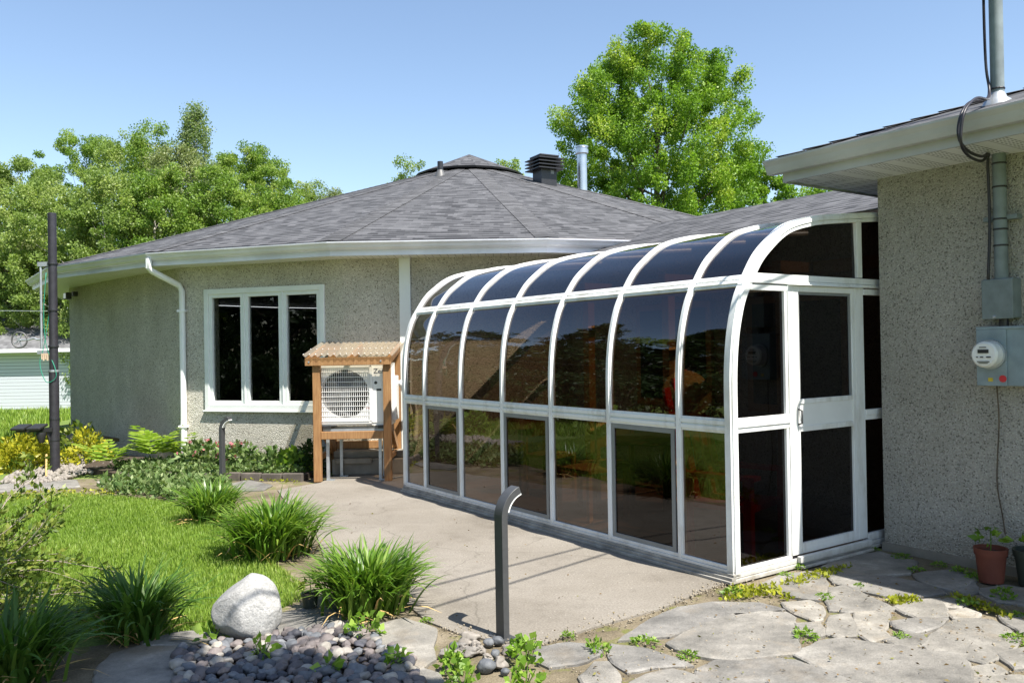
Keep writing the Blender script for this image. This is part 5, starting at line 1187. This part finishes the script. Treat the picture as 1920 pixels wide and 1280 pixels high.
# ------------------------------------------------------------------ trees
def tree(name, label, x, y, height, rx, base, leafm, n, lsize, lobes=120, seed=0, cs=.6, bark='bark', trunk_r=.16, lean=0, upright=.3, shape='oval', group=None, cat='tree', ry=None, leany=0):
    r_ = np.random.default_rng(seed + 100); e = empty(name, (x, y, gz(x, y)), label, cat, 0, group)
    ch = height - base; t = r_.uniform(0, 1, lobes); a = r_.uniform(0, 2 * math.pi, lobes)
    prof = {'oval': lambda t: np.where(t < .55, .80 + .36 * t, np.sqrt(np.maximum(.03, 1 - (np.maximum(t - .55, 0) / .47) ** 2.2))), 'cone': lambda t: (1 - t) ** .75 * .92 + .08, 'maple': lambda t: np.where(t < .62, .82 + .29 * t, np.sqrt(np.maximum(.02, 1 - (np.maximum(t - .62, 0) / .40) ** 2.3)))}[shape]
    w = prof(t); lump = np.array([mnoise.noise(Vector((math.cos(q) * 1.5, math.sin(q) * 1.5, u * ch / rx * 1.4 + seed * 3.7))) for q, u in zip(a, t)])
    rr = np.sqrt(r_.uniform(.06, 1, lobes)) * w * (1 + (.13 if shape == 'maple' else .28) * lump)
    C = np.column_stack([rx * rr * np.cos(a) + lean, (ry or rx) * rr * np.sin(a) + leany, base + ch * t * (1 + .10 * lump * (t > .6))])
    dr = unit(np.column_stack([np.cos(a) * (.25 + rr), np.sin(a) * (.25 + rr), upright + .35 * t]))
    idx = r_.integers(0, lobes, n); size = cs * r_.uniform(.55, 1.25, lobes)[idx][:, None]
    g = unit(r_.normal(size=(n, 3))) * r_.uniform(0, 1, (n, 1)) ** .4; off = g * .74 * size * np.array([1, 1, .8]) + dr[idx] * (r_.uniform(-.4, .8, (n, 1)) * size * (.45 + upright) * (1 - .45 * np.linalg.norm(g, axis=1, keepdims=True)))
    P = C[idx] + off; D = unit(unit(off) * .7 + r_.normal(size=P.shape) * .75 + np.array([0, 0, -.2]))
    v, f = kites(P, D, lsize * r_.uniform(.6, 1.3, n), .8, .1)
    npmesh('crown', v, f, leafm, e, np.clip(.35 * r_.uniform(0, 1, n) + .65 * r_.uniform(0, 1, lobes)[idx] ** 1.3, 0, 1))
    mb = MB(); tx = lambda q: (lean * q ** 2.2 + .12 * math.sin(q * 5 + seed), leany * q ** 2.2 + .12 * math.cos(q * 4 + seed))
    top = base + ch * .85; pts_ = [(*tx(q), top * q) for q in np.linspace(0, 1, 9)]; mb.tube(pts_, list(np.linspace(trunk_r, trunk_r * .18, 9)), 9)
    for i in r_.permutation(lobes)[:min(lobes, 26)]:
        c = C[i]; t0 = max(.15, min(.9, (c[2] - .6 * math.hypot(*(c[:2] - np.array(tx(c[2] / height)))) - .4) / top)); s = np.array([*tx(t0), top * t0]); m1 = s * .5 + c * .5 + np.array([0, 0, -.02 * height]); r0 = trunk_r * (1 - t0 * .8) * .45
        mb.tube(catmull([s, m1, c], 3), list(np.linspace(r0, r0 * .2, 7)), 6)
    mb.build('trunk', M[bark], e, smooth=True); return e
TR = 'trees of the woodland behind the house'
W = [  # x at px, distance, top px y, half-width px, base z, leaf, shape, label, bark, n, upright
 (30, 34, 296, 95, 1.0, 'wood_a', 'oval', 'tall olive tree at the far left edge of the woodland', 'bark', 9000, .0),
 (-60, 38, 270, 110, 1.0, 'wood_b', 'oval', 'silvery tree partly outside the left edge', 'bark', 7000, 0),
 (158, 40, 248, 88, 2.5, 'wood_c', 'oval', 'broad round-topped maple rising left of centre in the woodland', 'bark', 10000, 0),
 (240, 37, 250, 64, 2.0, 'wood_a', 'oval', 'narrow green tree right of the round-topped maple', 'pale_bark', 5500, .5),
 (288, 36, 236, 48, 2.0, 'wood_c', 'oval', 'slim tree with a tufted top near the woodland middle', 'pale_bark', 4500, .6),
 (372, 35, 192, 74, 2.0, 'wood_p', 'cone', 'tallest pointed silvery poplar of the woodland', 'pale_bark', 4200, .9),
 (330, 33, 268, 64, 1.0, 'wood_b', 'oval', 'pale sparse tree in front of the pointed poplar', 'pale_bark', 5000, .3),
 (452, 38, 266, 78, 2.0, 'wood_c', 'oval', 'bright yellow-green tree just right of the poplar', 'bark', 9000, 0),
 (510, 40, 288, 58, 2.0, 'wood_c', 'oval', 'bright green tree at the right shoulder of the woodland', 'bark', 6500, 0),
 (575, 42, 338, 52, 1.0, 'wood_a', 'oval', 'low green tree under the bare branches', 'bark', 5000, 0),
 (628, 44, 344, 40, 1.0, 'wood_b', 'oval', 'last low pale tree where the woodland meets the roof', 'bark', 3600, .2),
 (95, 31, 338, 90, .3, 'wood_a', 'oval', 'bushy olive tree in front at the left of the woodland', 'pale_bark', 8000, 0),
 (205, 30, 318, 85, .3, 'wood_a', 'oval', 'low bushy tree in front of the narrow green tree', 'pale_bark', 8000, 0),
 (300, 30, 318, 80, .3, 'wood_c', 'oval', 'leafy tree with a pale trunk above the roof edge', 'pale_bark', 7000, 0),
 (410, 31, 312, 75, .3, 'wood_c', 'oval', 'bushy bright tree in front of the yellow-green one', 'bark', 7500, 0),
 (520, 33, 338, 66, .3, 'wood_c', 'oval', 'bushy green tree low over the left roof slope', 'bark', 6000, 0),
 (5, 33, 440, 100, .0, 'wood_b', 'oval', 'dense low tree above the garage roof', 'bark', 9000, 0),
 (130, 34.5, 470, 90, .0, 'wood_a', 'oval', 'shaggy low tree beside the house eave behind the garage', 'bark', 8000, 0),
]
for i, (px, Y, py, hw, bz, lm, shp, lb, bk, n, up) in enumerate(W):
    x = (px - 960) / FPX * Y; top = 1.6 + (653 - .0167 * (px - 960) - py) / FPX * Y; 
    tree('woodland_tree', lb, x, Y, top - gz(x, Y) - .35, hw / FPX * Y * 1.18, bz + .2, L[lm], int(n * 7.5), .08, 330, i, .42, bk, .13, 0, up + .25, shp, TR, ry=min(2.2, hw / FPX * Y * .9))
bt = empty('bare_tree', (-13.6, 46, -.22), 'leafless grey tree poking out above the end of the woodland', 'tree'); mb = MB()
def br(p, d, ln, r, k):
    if k == 0: return
    q = p + d * ln; mb.tube([p, (p + q) / 2 + rng.normal(size=3) * ln * .04, q], [r, r * .8, r * .6], 5)
    for i in range(3 if k > 2 else 2): br(q, unit(d + rng.normal(size=3) * .38 + np.array([0, 0, .12])), ln * random.uniform(.6, .8), r * .55, k - 1)
br(np.array([0, 0, 0.]), np.array([0, 0, 1.]), 3.9, .12, 6); mb.build('branches', M['grey_twig'], bt)
tree('maple_tree', 'large bright green maple towering behind the roof', 5.95, 34, 13.55, 4.1, 2.0, L['maple'], 280000, .09, 760, 41, .50, 'bark', .28, 0, 1.0, 'maple')
# maple leaders: upright plumes on top
for (px, Y, py, hw, lb, lm, n) in ((775, 62, 303, 52, 'distant tree crown left of the roof cap', 'wood_a', 4500), (960, 60, 303, 46, 'distant tree crown between the roof cap and the louvred vent', 'wood_a', 4500), (1425, 44, 325, 75, 'yellow-green tree at the right foot of the maple', 'maple', 9000), (1540, 42, 352, 120, 'low yellow-green thicket tree under the right eave', 'maple', 9000), (1100, 40, 352, 90, 'dark low tree behind the steel flue', 'wood_c', 6000)):
    x = (px - 960) / FPX * Y; top = 1.6 + (653 - .0167 * (px - 960) - py) / FPX * Y; tree('background_tree', lb, x, Y, top, hw / FPX * Y, .8, L[lm], int(n * 4), .14, 170, int(px), .65, 'bark', .16, 0, .35, 'oval', 'trees beyond the roof')
# surroundings that the glass mirrors and that shade the near corner
tree('shade_tree', 'tree standing beside the photographer that shades the bottom left corner', -.58, -1.6, 6.5, .88, 4.9, L['wood_c'], 15000, .12, 60, 77, .34, 'bark', .11, .36, .1, 'oval', leany=3.2, ry=.7)
tree('shade_tree', 'thinner tree beside the photographer that dapples the cobble bed', .75, -1.7, 6.3, .72, 4.9, L['wood_c'], 5200, .11, 40, 78, .26, 'bark', .07, .55, .1, 'oval', leany=2.95, ry=.34)
for i, (x, y, h_, r2, shp, lm, lb) in enumerate(((-15.5, 8.5, 7.5, 1.5, 'cone', 'dark', 'slim conifer on the left lawn mirrored in the sunroom glass'), (-18, 13, 9, 2.2, 'cone', 'dark', 'broad tall conifer mirrored in the middle sunroom panes'), (-17, 5, 8, 2.6, 'oval', 'wood_a', 'broadleaf tree on the left lawn mirrored in the sunroom glass'), (-19, 17.5, 8, 2.4, 'oval', 'dark', 'dark round tree mirrored in the far sunroom panes'), (-16, 11.2, 5, 1.6, 'oval', 'dark', 'low dark bush-like tree mirrored in the sunroom glass'), (-16, 15, 4.2, 1.8, 'oval', 'dark', 'low thicket tree mirrored in the far sunroom panes'),
        (-14.5, 2.6, 9, 2.8, 'oval', 'dark', 'dense dark tree mirrored in the casement window'), (-17, -1.5, 11, 3.6, 'oval', 'dark', 'tall dense dark tree mirrored in the casement window'), (-11, -4.5, 10, 3.4, 'oval', 'dark', 'dense dark tree at the left rear mirrored in the casement window'), (-21, 1, 11, 3.2, 'cone', 'dark', 'big conifer at the left rear'), (-24, 9, 9, 4, 'oval', 'wood_a', 'wide broadleaf tree behind the mirrored conifers'))):
    tree('garden_tree', lb, x, y, h_, r2, .1, L[lm], 16000, .17, 170, 300 + i, .55, 'bark', .18, 0, .2, shp, 'trees mirrored in the sunroom glass')
for i, (x, y, h_, r2) in enumerate(((-9.6, 4.2, 1.5, .9), (-9.8, 5.9, 1.7, .95), (-9.6, 7.6, 1.5, .9), (-9.9, 9.2, 1.7, .95), (-9.9, 10.9, 1.6, .9), (-10.2, 12.5, 1.7, .95), (-10.4, 14.0, 1.6, .9))):
    tree('darkening_bush', 'rounded dark bush added out of view to darken the sunroom reflection', x, y, h_, r2, .1, L['dark'], 5000, .09, 60, 400 + i, .3, 'bark', .04, 0, .2, 'oval', 'bushes added to darken the sunroom reflection', 'bush')  # unseen bush row added to darken the lawn mirrored in the panes
sd = empty('neighbour_house', (-22.5, 13.5, -.05), 'white clapboard neighbour house mirrored in the sunroom glass', 'house', R(70))
MB().box(-5, 5, 0, 6, 0, 2.4).build('wall', M['siding'], sd)
mb = MB(); mb.add([(-5.3, -.4, 2.3), (5.3, -.4, 2.3), (5.3, 3, 3.9), (-5.3, 3, 3.9)], [(0, 1, 2, 3)], [[(0, 0), (10.6, 0), (10.6, 3.8), (0, 3.8)]]); mb.add([(-5.3, 6.4, 2.3), (5.3, 6.4, 2.3), (5.3, 3, 3.9), (-5.3, 3, 3.9)], [(3, 2, 1, 0)], [[(0, 3.8), (10.6, 3.8), (10.6, 0), (0, 0)]]); mb.build('roof', M['shingle_pale'], sd)
